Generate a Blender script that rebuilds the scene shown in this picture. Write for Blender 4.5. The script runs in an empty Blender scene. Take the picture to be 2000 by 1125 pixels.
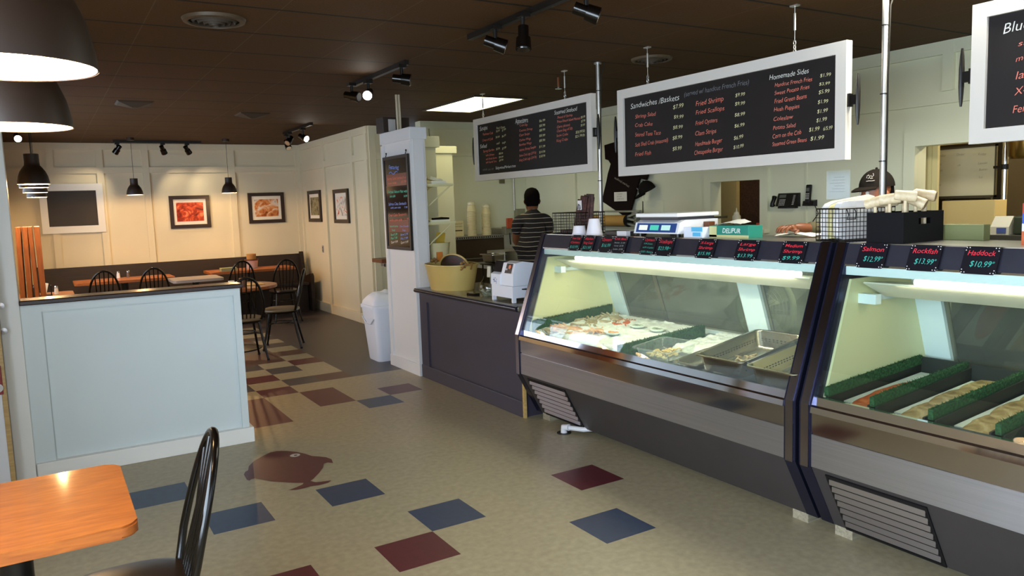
import bpy, bmesh, math, random
from mathutils import Vector, Matrix, Euler, noise
R = math.radians
S = bpy.context.scene
COL = S.collection
random.seed(7)

# ------------------------------------------------------------------ camera, light, exposure
def make_camera():
    yaw, pitch, roll, f, H = 0.545222735, -0.109144726, -0.0338527922, 1506.09295, 1.59642663
    fw = Vector((math.sin(yaw)*math.cos(pitch), math.cos(yaw)*math.cos(pitch), math.sin(pitch)))
    r = Vector((math.cos(yaw), -math.sin(yaw), 0)); u = r.cross(fw)
    cr, sr = math.cos(roll), math.sin(roll)
    r2 = cr*r + sr*u; u2 = -sr*r + cr*u
    cam = bpy.data.cameras.new('camera'); o = bpy.data.objects.new('camera', cam); COL.objects.link(o)
    m = Matrix((r2, u2, -fw)).transposed().to_4x4(); m.translation = Vector((0, 0, H))
    o.matrix_world = m
    cam.sensor_width = 36; cam.lens = f/2000*36; cam.clip_start = 0.05
    S.camera = o
make_camera()
S.view_settings.view_transform = 'Standard'; S.view_settings.look = 'None'
S.view_settings.exposure = 0.6; S.view_settings.gamma = 1
S.cycles.use_denoising = True
S.cycles.max_bounces = 8; S.cycles.transparent_max_bounces = 12
S.cycles.sample_clamp_indirect = 6

w = bpy.data.worlds.new('daylight'); S.world = w; w.use_nodes = True
w.node_tree.nodes['Background'].inputs[0].default_value = (0.62, 0.78, 1.0, 1)
w.node_tree.nodes['Background'].inputs[1].default_value = 1.2

def area(name, loc, target, sx, sy, power, color):
    l = bpy.data.lights.new(name, 'AREA'); l.shape = 'RECTANGLE'; l.size = sx; l.size_y = sy
    l.energy = power; l.color = color
    o = bpy.data.objects.new(name, l); COL.objects.link(o); o.location = loc
    d = Vector(target)-Vector(loc); o.rotation_euler = d.to_track_quat('-Z', 'Y').to_euler()
    return o
DAY = (0.78, 0.89, 1.0)
area('window_daylight', (-1.45, .55, 1.6), (3, .75, 1.5), 4.4, 1.7, 285, DAY)
area('front_window_daylight', (1.6, -2.35, 1.55), (1.6, 4, 1.0), 4.6, 1.8, 24, DAY)
area('dining_window_daylight', (-0.75, 9.6, 1.65), (3, 9.6, 1.3), 4.0, 1.3, 46, DAY)

# ------------------------------------------------------------------ materials
MATS = {}
def srgb(h):
    h = h.lstrip('#'); c = [int(h[i:i+2], 16)/255 for i in (0, 2, 4)]
    return tuple(x/12.92 if x <= .04045 else ((x+.055)/1.055)**2.4 for x in c)
def mat(name, col, rough=.5, metal=0, spec=.5, noise_s=0, noise_a=.15, bump=0, emit=None, estr=0, trans=0, aniso=None):
    if name in MATS: return MATS[name]
    if isinstance(col, str): col = srgb(col)
    m = bpy.data.materials.new(name); m.use_nodes = True; nt = m.node_tree; b = nt.nodes['Principled BSDF']
    b.inputs['Base Color'].default_value = (*col, 1); b.inputs['Roughness'].default_value = rough
    b.inputs['Metallic'].default_value = metal; b.inputs['Specular IOR Level'].default_value = spec
    if trans: b.inputs['Transmission Weight'].default_value = trans
    if emit:
        b.inputs['Emission Color'].default_value = (*emit, 1); b.inputs['Emission Strength'].default_value = estr
    if noise_s:
        tc = nt.nodes.new('ShaderNodeTexCoord'); n = nt.nodes.new('ShaderNodeTexNoise')
        n.inputs['Scale'].default_value = noise_s; n.inputs['Detail'].default_value = 5
        src = tc.outputs['Object']
        if aniso:
            mp = nt.nodes.new('ShaderNodeMapping'); mp.inputs['Scale'].default_value = aniso
            nt.links.new(src, mp.inputs[0]); src = mp.outputs[0]
        nt.links.new(src, n.inputs['Vector'])
        cr = nt.nodes.new('ShaderNodeValToRGB'); cr.color_ramp.elements[0].position = .3; cr.color_ramp.elements[1].position = .7
        cr.color_ramp.elements[0].color = (*[max(0, c*(1-noise_a)) for c in col], 1)
        cr.color_ramp.elements[1].color = (*[min(1, c*(1+noise_a)) for c in col], 1)
        nt.links.new(n.outputs['Fac'], cr.inputs[0]); nt.links.new(cr.outputs[0], b.inputs['Base Color'])
        if bump:
            bp = nt.nodes.new('ShaderNodeBump'); bp.inputs['Strength'].default_value = bump; bp.inputs['Distance'].default_value = .01
            nt.links.new(n.outputs['Fac'], bp.inputs['Height']); nt.links.new(bp.outputs[0], b.inputs['Normal'])
    MATS[name] = m
    return m
def glass(name, tint=(.9, .95, .92), refl=1.0, rough=.0, haze=0):
    if name in MATS: return MATS[name]
    m = bpy.data.materials.new(name); m.use_nodes = True; nt = m.node_tree; nt.nodes.clear()
    out = nt.nodes.new('ShaderNodeOutputMaterial'); t = nt.nodes.new('ShaderNodeBsdfTransparent'); g = nt.nodes.new('ShaderNodeBsdfGlossy')
    t.inputs[0].default_value = (*tint, 1); g.inputs['Roughness'].default_value = rough; g.inputs[0].default_value = (refl, refl, refl, 1)
    # Schlick reflectance, the same from both sides of the pane
    lw = nt.nodes.new('ShaderNodeLayerWeight'); lw.inputs[0].default_value = .5
    pw = nt.nodes.new('ShaderNodeMath'); pw.operation = 'POWER'; pw.inputs[1].default_value = 5; nt.links.new(lw.outputs['Facing'], pw.inputs[0])
    fr = nt.nodes.new('ShaderNodeMath'); fr.operation = 'MULTIPLY_ADD'; fr.inputs[1].default_value = .95; fr.inputs[2].default_value = .045; nt.links.new(pw.outputs[0], fr.inputs[0])
    mx = nt.nodes.new('ShaderNodeMixShader')
    nt.links.new(fr.outputs[0], mx.inputs[0]); nt.links.new(t.outputs[0], mx.inputs[1]); nt.links.new(g.outputs[0], mx.inputs[2])
    last = mx
    if haze:  # milky haze of the pane, painted over it as a pale diffuse veil
        d = nt.nodes.new('ShaderNodeBsdfDiffuse'); d.inputs[0].default_value = (.8, .85, .85, 1)
        n = nt.nodes.new('ShaderNodeTexNoise'); n.inputs['Scale'].default_value = 2.2; n.inputs['Detail'].default_value = 3
        tc = nt.nodes.new('ShaderNodeTexCoord'); nt.links.new(tc.outputs['Object'], n.inputs['Vector'])
        ma = nt.nodes.new('ShaderNodeMath'); ma.operation = 'MULTIPLY'; ma.inputs[1].default_value = haze
        nt.links.new(n.outputs['Fac'], ma.inputs[0])
        m2 = nt.nodes.new('ShaderNodeMixShader'); nt.links.new(ma.outputs[0], m2.inputs[0]); nt.links.new(mx.outputs[0], m2.inputs[1]); nt.links.new(d.outputs[0], m2.inputs[2]); last = m2
    nt.links.new(last.outputs[0], out.inputs[0]); MATS[name] = m
    return m
def emit(name, col, s):
    if name in MATS: return MATS[name]
    m = bpy.data.materials.new(name); m.use_nodes = True; nt = m.node_tree; nt.nodes.clear()
    out = nt.nodes.new('ShaderNodeOutputMaterial'); e = nt.nodes.new('ShaderNodeEmission'); e.inputs[0].default_value = (*col, 1); e.inputs[1].default_value = s
    nt.links.new(e.outputs[0], out.inputs[0]); MATS[name] = m
    return m
def wood(name, c1, c2, rough=.3, scale=6, axis=(1, 12, 12), coat=0):
    if name in MATS: return MATS[name]
    m = bpy.data.materials.new(name); m.use_nodes = True; nt = m.node_tree; b = nt.nodes['Principled BSDF']
    tc = nt.nodes.new('ShaderNodeTexCoord'); mp = nt.nodes.new('ShaderNodeMapping'); mp.inputs['Scale'].default_value = axis
    n = nt.nodes.new('ShaderNodeTexNoise'); n.inputs['Scale'].default_value = scale; n.inputs['Detail'].default_value = 6; n.inputs['Distortion'].default_value = .6
    cr = nt.nodes.new('ShaderNodeValToRGB'); cr.color_ramp.elements[0].position = .3; cr.color_ramp.elements[1].position = .72
    cr.color_ramp.elements[0].color = (*srgb(c1), 1); cr.color_ramp.elements[1].color = (*srgb(c2), 1)
    nt.links.new(tc.outputs['Object'], mp.inputs[0]); nt.links.new(mp.outputs[0], n.inputs['Vector']); nt.links.new(n.outputs['Fac'], cr.inputs[0]); nt.links.new(cr.outputs[0], b.inputs['Base Color'])
    b.inputs['Roughness'].default_value = rough; b.inputs['Coat Weight'].default_value = coat; b.inputs['Coat Roughness'].default_value = .08
    MATS[name] = m
    return m
def ramp_mat(name, stops, scale, rough=.5, detail=4, distort=1.0, vor=False, spec=.3):
    if name in MATS: return MATS[name]
    m = bpy.data.materials.new(name); m.use_nodes = True; nt = m.node_tree; b = nt.nodes['Principled BSDF']
    tc = nt.nodes.new('ShaderNodeTexCoord')
    n = nt.nodes.new('ShaderNodeTexVoronoi' if vor else 'ShaderNodeTexNoise'); n.inputs['Scale'].default_value = scale
    if not vor: n.inputs['Detail'].default_value = detail; n.inputs['Distortion'].default_value = distort
    cr = nt.nodes.new('ShaderNodeValToRGB'); e = cr.color_ramp.elements
    e[0].position, e[0].color = stops[0][0], (*srgb(stops[0][1]), 1); e[1].position, e[1].color = stops[-1][0], (*srgb(stops[-1][1]), 1)
    for p, c in stops[1:-1]:
        x = e.new(p); x.color = (*srgb(c), 1)
    nt.links.new(tc.outputs['Object'], n.inputs['Vector']); nt.links.new(n.outputs['Distance' if vor else 'Fac'], cr.inputs[0]); nt.links.new(cr.outputs[0], b.inputs['Base Color'])
    b.inputs['Roughness'].default_value = rough; b.inputs['Specular IOR Level'].default_value = spec
    MATS[name] = m
    return m

# ------------------------------------------------------------------ mesh builder
class MB:
    def __init__(s): s.bm = bmesh.new()
    def box(s, c, d, rot=None, bev=0, seg=2):
        r = bmesh.ops.create_cube(s.bm, size=1); v = r['verts']
        M = Matrix.Translation(c) @ (Euler(rot).to_matrix().to_4x4() if rot else Matrix()) @ Matrix.Diagonal((d[0], d[1], d[2], 1))
        bmesh.ops.transform(s.bm, matrix=M, verts=v)
        if bev:
            e = list({e for x in v for e in x.link_edges})
            bmesh.ops.bevel(s.bm, geom=e, offset=bev, segments=seg, profile=.5, affect='EDGES')
        return s
    def bx(s, x0, x1, y0, y1, z0, z1, bev=0, seg=2):
        return s.box(((x0+x1)/2, (y0+y1)/2, (z0+z1)/2), (x1-x0, y1-y0, z1-z0), None, bev, seg)
    def cyl(s, p0, p1, r0, r1=None, n=16, caps=True):
        p0, p1 = Vector(p0), Vector(p1); r1 = r0 if r1 is None else r1; d = p1-p0
        r = bmesh.ops.create_cone(s.bm, cap_ends=caps, segments=n, radius1=r0, radius2=max(r1, 1e-5), depth=d.length)
        M = Matrix.Translation((p0+p1)/2) @ d.to_track_quat('Z', 'Y').to_matrix().to_4x4()
        bmesh.ops.transform(s.bm, matrix=M, verts=r['verts']); return s
    def tube(s, pts, r, n=8, closed=False):
        pts = [Vector(p) for p in pts]; rings = []; N = len(pts)
        up = None
        for i, p in enumerate(pts):
            a = pts[(i-1) % N] if (closed or i > 0) else p; b = pts[(i+1) % N] if (closed or i < N-1) else p
            t = (b-a).normalized()
            if up is None: up = Vector((0, 0, 1)) if abs(t.z) < .9 else Vector((1, 0, 0))
            x = t.cross(up)
            if x.length < 1e-4: x = t.cross(Vector((0, 1, .3)))
            x.normalize(); y = x.cross(t).normalized(); up = y
            rr = r[i] if isinstance(r, (list, tuple)) else r
            rings.append([s.bm.verts.new(p+(x*math.cos(2*math.pi*k/n)+y*math.sin(2*math.pi*k/n))*rr) for k in range(n)])
        m = N if closed else N-1
        for i in range(m):
            A, B = rings[i], rings[(i+1) % N]
            for k in range(n):
                s.bm.faces.new((A[k], A[(k+1) % n], B[(k+1) % n], B[k]))
        if not closed:
            s.bm.faces.new(rings[0][::-1]); s.bm.faces.new(rings[-1])
        return s
    def lathe(s, prof, o=(0, 0, 0), n=32, sx=1, sy=1, cap=False):
        rings = []
        for r, z in prof:
            rings.append([s.bm.verts.new((o[0]+sx*r*math.cos(2*math.pi*k/n), o[1]+sy*r*math.sin(2*math.pi*k/n), o[2]+z)) for k in range(n)])
        for A, B in zip(rings, rings[1:]):
            for k in range(n): s.bm.faces.new((A[k], A[(k+1) % n], B[(k+1) % n], B[k]))
        if cap: s.bm.faces.new(rings[0][::-1]); s.bm.faces.new(rings[-1])
        return s
    def loft(s, rings, closed=True, cap=True):
        vs = [[s.bm.verts.new(p) for p in r] for r in rings]; n = len(vs[0])
        for A, B in zip(vs, vs[1:]):
            for k in range(n if closed else n-1): s.bm.faces.new((A[k], A[(k+1) % n], B[(k+1) % n], B[k]))
        if cap and closed: s.bm.faces.new(vs[0][::-1]); s.bm.faces.new(vs[-1])
        return s
    def poly(s, pts): s.bm.faces.new([s.bm.verts.new(p) for p in pts]); return s
    def prism(s, pts, off):
        o = Vector(off); a = [s.bm.verts.new(p) for p in pts]; b = [s.bm.verts.new(Vector(p)+o) for p in pts]; n = len(a)
        s.bm.faces.new(a[::-1]); s.bm.faces.new(b)
        for k in range(n): s.bm.faces.new((a[k], a[(k+1) % n], b[(k+1) % n], b[k]))
        return s
    def ball(s, c, r, n=16):
        r = (r, r, r) if not isinstance(r, (tuple, list)) else r
        q = bmesh.ops.create_uvsphere(s.bm, u_segments=n, v_segments=max(6, n//2), radius=1)
        bmesh.ops.transform(s.bm, matrix=Matrix.Translation(c) @ Matrix.Diagonal((*r, 1)), verts=q['verts']); return s
    def xf(s, M): bmesh.ops.transform(s.bm, matrix=M, verts=s.bm.verts[:]); return s
    def add_mesh(s, me, M):
        n0 = len(s.bm.verts); s.bm.from_mesh(me); s.bm.verts.ensure_lookup_table()
        bmesh.ops.transform(s.bm, matrix=M, verts=s.bm.verts[n0:]); return s
    def build(s, name, m=None, parent=None, smooth=False, kind=None, label=None, mods=None):
        bmesh.ops.recalc_face_normals(s.bm, faces=s.bm.faces[:])
        me = bpy.data.meshes.new(name)
        if parent is None:
            vs = s.bm.verts
            mn = Vector((min(v.co.x for v in vs), min(v.co.y for v in vs), min(v.co.z for v in vs))); mx = Vector((max(v.co.x for v in vs), max(v.co.y for v in vs), 0))
            org = Vector(((mn.x+mx.x)/2, (mn.y+mx.y)/2, mn.z))
        else: org = wloc(parent)
        bmesh.ops.translate(s.bm, verts=s.bm.verts[:], vec=-org)
        s.bm.to_mesh(me); s.bm.free()
        ms = m if isinstance(m, (list, tuple)) else [m]
        for x in ms:
            if x: me.materials.append(x)
        if smooth:
            me.polygons.foreach_set('use_smooth', [True]*len(me.polygons))
            me.set_sharp_from_angle(angle=R(smooth if smooth > 1 else 40))
        o = bpy.data.objects.new(name, me); COL.objects.link(o)
        if parent is None: o.location = org
        else: o.parent = parent
        if kind: o['kind'] = kind
        if label: o['label'] = label
        return o
def wloc(o):
    v = Vector(o.location)
    if o.parent: v += wloc(o.parent)
    return v
def tag(o, label, cat, group=None, kind=None):
    o['label'] = label; o['category'] = cat
    if group: o['group'] = group
    if kind: o['kind'] = kind
    return o
def thing(name, label, cat, loc=(0, 0, 0), group=None):
    o = bpy.data.objects.new(name, None); COL.objects.link(o); o.location = loc; o.empty_display_size = .05
    return tag(o, label, cat, group)
def dup(root, loc, rz=0, label=None, sc=None):
    r = root.copy(); COL.objects.link(r); r.location = loc; r.rotation_euler = (0, 0, rz)
    if sc: r.scale = (sc, sc, sc)
    if label: r['label'] = label
    def rec(a, b):
        for ch in list(a.children):
            c = ch.copy(); COL.objects.link(c); c.parent = b; rec(ch, c)
    rec(root, r)
    return r
def struct(mb, name, m, smooth=False): return mb.build(name, m, None, smooth, 'structure')

# lettering: lines of chalk handwriting as thin mesh on a surface
_TC = {}
def text_mesh(t, off=0.0):
    k = (t, off)
    if k in _TC: return _TC[k]
    cu = bpy.data.curves.new('t', 'FONT'); cu.body = t; cu.size = 1; cu.offset = off; cu.resolution_u = 3; cu.shear = .18
    o = bpy.data.objects.new('t', cu); COL.objects.link(o)
    dg = bpy.context.evaluated_depsgraph_get(); me = bpy.data.meshes.new_from_object(o.evaluated_get(dg))
    bpy.data.objects.remove(o); bpy.data.curves.remove(cu)
    xs = [v.co.x for v in me.vertices]
    _TC[k] = (me, min(xs), max(xs)); return _TC[k]
def write(mb, t, org, right, up, h, width=None, rise=0, off=-.012, align='l', wob=.05):
    """one line of lettering, capital height h, from org along right"""
    me, x0, x1 = text_mesh(t, off); s = h/.70
    sx = s if width is None else width/(x1-x0)
    right, up = Vector(right), Vector(up); n = right.cross(up); o = Vector(org)
    W = (x1-x0)*sx
    if align == 'c': o = o-right*W/2
    bm = mb.bm; ph = random.random()*6; base = []
    vm = [bm.verts.new(o+right*((v.co.x-x0)*sx)+up*(v.co.y*s+h*wob*math.sin((v.co.x)*2.6+ph)+(rise*(v.co.x-x0)*sx/max(W, 1e-4)))) for v in me.vertices]
    for p in me.polygons:
        try: bm.faces.new([vm[i] for i in p.vertices])
        except ValueError: pass
    return W
# menu lettering: colour, text, y, z, width, rise, height (metres on the board)
B2= [["w", "Sandwiches /Baskets", 4.458, 2.256, 0.505, 0.001, 0.045], ["g", "(served w/ handcut French Fries)", 3.904, 2.272, 0.556, 0.001, 0.036], ["r", "Shrimp Salad", 4.409, 2.181, 0.221, -0.001, 0.032], ["r", "Crab Cake", 4.411, 2.12, 0.187, -0.006, 0.031], ["r", "Seared Tuna Taco", 4.413, 2.051, 0.273, -0.008, 0.034], ["r", "Soft Shell Crab (seasonal)", 4.414, 1.978, 0.346, 0.008, 0.032], ["r", "Fried Fish", 4.416, 1.91, 0.172, 0.001, 0.034], ["y", "$7.99", 4.014, 2.203, 0.101, 0.0, 0.032], ["y", "$9.99", 4.007, 2.137, 0.093, -0.006, 0.027], ["y", "$8.99", 4.017, 2.066, 0.095, -0.001, 0.027], ["y", "$8.99", 4.022, 1.995, 0.094, 0.001, 0.029], ["y", "$8.99", 4.023, 1.92, 0.089, 0.003, 0.03], ["r", "Fried Shrimp", 3.798, 2.195, 0.243, 0.004, 0.038], ["r", "Fried Scallops", 3.799, 2.14, 0.251, 0.002, 0.033], ["r", "Fried Oysters", 3.801, 2.071, 0.193, 0.003, 0.033], ["r", "Clam Strips", 3.805, 2.002, 0.187, 0.004, 0.034], ["r", "Handmade Burger", 3.806, 1.934, 0.239, 0.007, 0.033], ["r", "Chesapeake Burger", 3.815, 1.878, 0.254, 0.008, 0.034], ["y", "$9.99", 3.457, 2.209, 0.077, 0.001, 0.025], ["y", "$9.99", 3.46, 2.157, 0.08, -0.002, 0.025], ["y", "$8.99", 3.463, 2.09, 0.083, -0.001, 0.025], ["y", "$6.99", 3.465, 2.023, 0.081, 0.0, 0.025], ["y", "$6.99", 3.47, 1.947, 0.076, 0.004, 0.027], ["y", "$10.99", 3.473, 1.89, 0.082, 0.005, 0.025], ["w", "Homemade Sides", 3.193, 2.273, 0.276, -0.001, 0.034], ["r", "Handcut French Fries", 3.153, 2.227, 0.259, -0.002, 0.027], ["r", "Sweet Potato Fries", 3.155, 2.18, 0.243, 0.005, 0.027], ["r", "Fried Green Beans", 3.155, 2.132, 0.225, 0.002, 0.03], ["r", "Hush Puppies", 3.159, 2.085, 0.181, 0.0, 0.028], ["r", "Coleslaw", 3.161, 2.03, 0.139, 0.0, 0.028], ["r", "Potato Salad", 3.165, 1.979, 0.162, 0.002, 0.028], ["r", "Corn on the Cob", 3.168, 1.929, 0.203, 0.007, 0.03], ["r", "Steamed Green Beans", 3.17, 1.883, 0.243, 0.009, 0.028], ["y", "$1.99", 2.843, 2.237, 0.07, -0.004, 0.022], ["y", "$3.99", 2.848, 2.192, 0.069, -0.004, 0.019], ["y", "$5.99", 2.851, 2.146, 0.07, -0.001, 0.024], ["y", "$1.99", 2.856, 2.093, 0.067, -0.002, 0.024], ["y", "$1.99", 2.859, 2.04, 0.068, 0.002, 0.024], ["y", "$1.99", 2.864, 1.993, 0.068, 0.0, 0.025], ["y", "$1.99", 2.912, 1.945, 0.069, 0.0, 0.026], ["y", "6/5.99", 2.818, 1.941, 0.058, 0.004, 0.024], ["y", "$1.99", 2.903, 1.893, 0.09, 0.002, 0.026]]
B1= [["w", "Soups", 6.734, 2.316, 0.152, 0.001, 0.049], ["y", "Bowl | Quart", 6.408, 2.302, 0.157, -0.004, 0.022], ["w", "Salad", 6.74, 2.147, 0.135, 0.0, 0.042], ["w", "Appetizers", 6.069, 2.316, 0.215, -0.007, 0.051], ["w", "Steamed Seafood", 5.441, 2.326, 0.323, -0.003, 0.039], ["w", "SaltywaveMarket.com", 6.452, 1.926, 0.365, 0.002, 0.031], ["g", "visit us at", 6.702, 1.927, 0.215, -0.002, 0.025], ["r", "Manhattan Crab", 6.676, 2.266, 0.196, -0.002, 0.027], ["r", "Cream of Crab", 6.687, 2.209, 0.203, 0.0, 0.027], ["r", "Spring Garden", 6.681, 2.103, 0.214, 0.002, 0.026], ["r", "with Chicken", 6.63, 2.061, 0.16, 0.001, 0.023], ["r", "with Shrimp Skewer", 6.632, 2.026, 0.215, 0.001, 0.023], ["r", "with Seared Tuna", 6.635, 1.994, 0.205, 0.0, 0.023], ["y", "$5.99", 6.417, 2.272, 0.065, 0.002, 0.022], ["y", "$7.99", 6.309, 2.27, 0.07, 0.007, 0.022], ["y", "$4.99", 6.428, 2.217, 0.072, 0.002, 0.022], ["y", "$6.99", 6.313, 2.215, 0.071, 0.007, 0.022], ["y", "small", 6.418, 2.158, 0.058, 0.003, 0.022], ["y", "large", 6.313, 2.156, 0.063, 0.005, 0.022], ["y", "$3.99", 6.429, 2.107, 0.068, 0.002, 0.022], ["y", "$7.99", 6.317, 2.102, 0.074, 0.008, 0.022], ["y", "$8.99", 6.381, 2.061, 0.075, 0.001, 0.02], ["y", "$9.99", 6.383, 2.027, 0.081, 0.001, 0.02], ["y", "$9.99", 6.379, 1.996, 0.075, 0.004, 0.02], ["r", "Crab Dip", 5.995, 2.284, 0.131, -0.004, 0.024], ["r", "Coconut Shrimp", 6.004, 2.238, 0.218, -0.002, 0.024], ["r", "Clam Strips", 6.007, 2.197, 0.174, 0.001, 0.025], ["r", "Chicken Wings", 6.01, 2.152, 0.192, 0.003, 0.024], ["r", "Boneless Wings", 6.012, 2.112, 0.204, 0.004, 0.024], ["r", "Atlantic Shrimp Sampler", 6.015, 2.063, 0.281, 0.011, 0.026], ["r", "Snow Crab Legs (3/4 lb)", 6.018, 2.014, 0.281, 0.012, 0.026], ["r", "King Crab Legs (3/4 lb)", 6.021, 1.973, 0.288, 0.014, 0.026], ["y", "$6.99", 5.673, 2.29, 0.09, -0.002, 0.023], ["y", "$8.99", 5.675, 2.248, 0.09, -0.001, 0.024], ["y", "$8.99", 5.677, 2.21, 0.09, -0.001, 0.023], ["y", "$8.99", 5.68, 2.163, 0.091, 0.0, 0.023], ["y", "$8.99", 5.682, 2.121, 0.091, 0.0, 0.024], ["y", "$11.99", 5.685, 2.07, 0.091, 0.0, 0.023], ["y", "$14.99", 5.687, 2.023, 0.091, 0.001, 0.023], ["y", "$18.99", 5.689, 1.987, 0.091, 0.001, 0.023], ["r", "Pound of Shrimp", 5.397, 2.288, 0.213, -0.001, 0.024], ["r", "Prince Edward Island Mussels", 5.404, 2.254, 0.325, -0.004, 0.024], ["r", "Clams (dozen)", 5.408, 2.211, 0.185, 0.002, 0.024], ["r", "Clams (bag of 50)", 5.41, 2.177, 0.221, 0.004, 0.024], ["r", "Snow Crabs", 5.417, 2.14, 0.165, 0.0, 0.024], ["r", "King Crabs", 5.419, 2.097, 0.163, 0.003, 0.025], ["y", "$9.99", 5.071, 2.255, 0.058, 0.0, 0.022], ["y", "$7.99", 5.068, 2.223, 0.054, 0.001, 0.022], ["y", "$9.99", 5.074, 2.191, 0.054, 0.002, 0.021], ["y", "$20.99/50", 5.145, 2.141, 0.123, 0.003, 0.025], ["y", "$21.99/lb", 5.152, 2.109, 0.128, 0.003, 0.024]]
B3= [["w", "Blue Crabs", 1.885, 2.278, 0.287, 0.023, 0.052], ["r", "small", 1.821, 2.213, 0.115, 0.012, 0.026], ["r", "medium", 1.828, 2.148, 0.133, 0.013, 0.028], ["r", "large", 1.826, 2.072, 0.112, 0.011, 0.04], ["r", "X-large", 1.829, 2.003, 0.14, 0.013, 0.038], ["r", "Females", 1.833, 1.924, 0.138, 0.011, 0.039]]
B4= [["b", "Featuring", 7.067, 1.967, 0.244, -0.014, 0.045], ["r", "Shrimp Salad Sandwich w", 7.126, 1.862, 0.457, -0.001, 0.03], ["r", "one side      17.99", 7.102, 1.82, 0.442, 0.003, 0.025], ["t", "Teriyaki Salmon Filet with", 7.119, 1.736, 0.462, -0.003, 0.029], ["t", "rice side", 7.08, 1.693, 0.139, 0.003, 0.028], ["t", "14.99", 6.739, 1.687, 0.077, 0.003, 0.024], ["b", "Salmon Cake Sandwich", 7.12, 1.617, 0.43, 0.001, 0.032], ["b", "with one side", 7.073, 1.585, 0.247, 0.002, 0.021], ["b", "7.99", 6.743, 1.586, 0.077, 0.001, 0.02], ["r", "Crab Cake Sandwich", 7.128, 1.509, 0.432, 0.01, 0.028], ["r", "with one side  11.99", 7.104, 1.463, 0.462, 0.01, 0.028], ["t", "Seafood Gumbo", 7.118, 1.405, 0.207, 0.004, 0.021], ["t", "Soup", 7.068, 1.369, 0.082, 0.001, 0.023], ["t", "Bowl 5.99", 7.099, 1.319, 0.163, 0.011, 0.026], ["t", "Pint 7.99", 7.103, 1.284, 0.163, 0.011, 0.026], ["w", "Quart 9.99", 7.102, 1.246, 0.166, 0.012, 0.026], ["b", "Clam Chowder", 6.871, 1.407, 0.217, 0.005, 0.02], ["b", "Soup", 6.811, 1.372, 0.075, 0.001, 0.022], ["b", "Bowl 5.99", 6.859, 1.324, 0.174, 0.011, 0.025], ["b", "Pint 7.99", 6.864, 1.286, 0.174, 0.012, 0.025], ["w", "Quart 9.99", 6.863, 1.249, 0.177, 0.014, 0.025]]
# ------------------------------------------------------------------ setting
CEIL = 2.67; YF = 12.85; XR = 3.77; KX = 5.77; KY = 9.05
paint = mat('cream_wall_paint', '#ddd3b6', .55, noise_s=1.2, noise_a=.03)
paint_w = mat('white_trim_paint', '#e3e3de', .4, noise_s=2, noise_a=.03)
paint_k = mat('kitchen_wall_paint', '#d8d9be', .5, noise_s=1.0, noise_a=.03)
dark_wood = wood('dark_bench_wood', '#140a05', '#2a170c', .6)
orange_wood = wood('varnished_orange_wood', '#8a440d', '#ab5d17', .5, 5, (2, 14, 14), .25)
black_metal = mat('black_metal', '#15110e', .35, .3)
black_gloss = mat('black_gloss', '#0b0705', .18, 0, .4)
chrome = mat('chrome', '#c9c9cc', .12, 1)
steel = mat('brushed_steel', '#a9a7a6', .3, 1, noise_s=4, noise_a=.08, aniso=(1, 1, 40))
white_plastic = mat('white_plastic', '#e9edf2', .4)
cream_plastic = mat('cream_plastic', '#dcd3b2', .45)
galv = mat('galvanised_pipe', '#b5b3ae', .35, .9, noise_s=6, noise_a=.15)

TX, TY, TS = 1.52643796, 3.65780509, .3048
def tile_color(a, b):
    sp = {(0,0):2,(-1,1):1,(2,2):2,(3,0):1,(-1,-2):2,(-4,-4):2,(-3,-2):2,(-5,-5):2,(-3,1):1,(2,-8):2,(3,-9):1,(1,-9):1,(1,-10):1,(-1,-8):1,(-1,-9):1,(-1,-10):1,
          (0,-11):1,(-1,-12):3,(0,-13):1,(1,-12):3,(2,-12):4,(1,-14):3,(2,-15):1,(0,-15):3,(1,-16):4,(1,-17):4,(0,-16):4,(0,-17):4,(2,-17):4,(1,-18):3,(2,-19):3,(0,-18):3,(2,-21):3,(1,-20):3,(1,-21):4,(2,-23):3,(0,-19):4}
    if (a, b) in sp: return sp[(a, b)]
    if b <= -12 and a >= 3: return 3
    if b <= -25: return 3
    if b <= -12 and a < 0: return (1 if (a*7+b*3) % 4 == 0 else 3) if (a+b) % 2 else 0
    return 0
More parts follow.
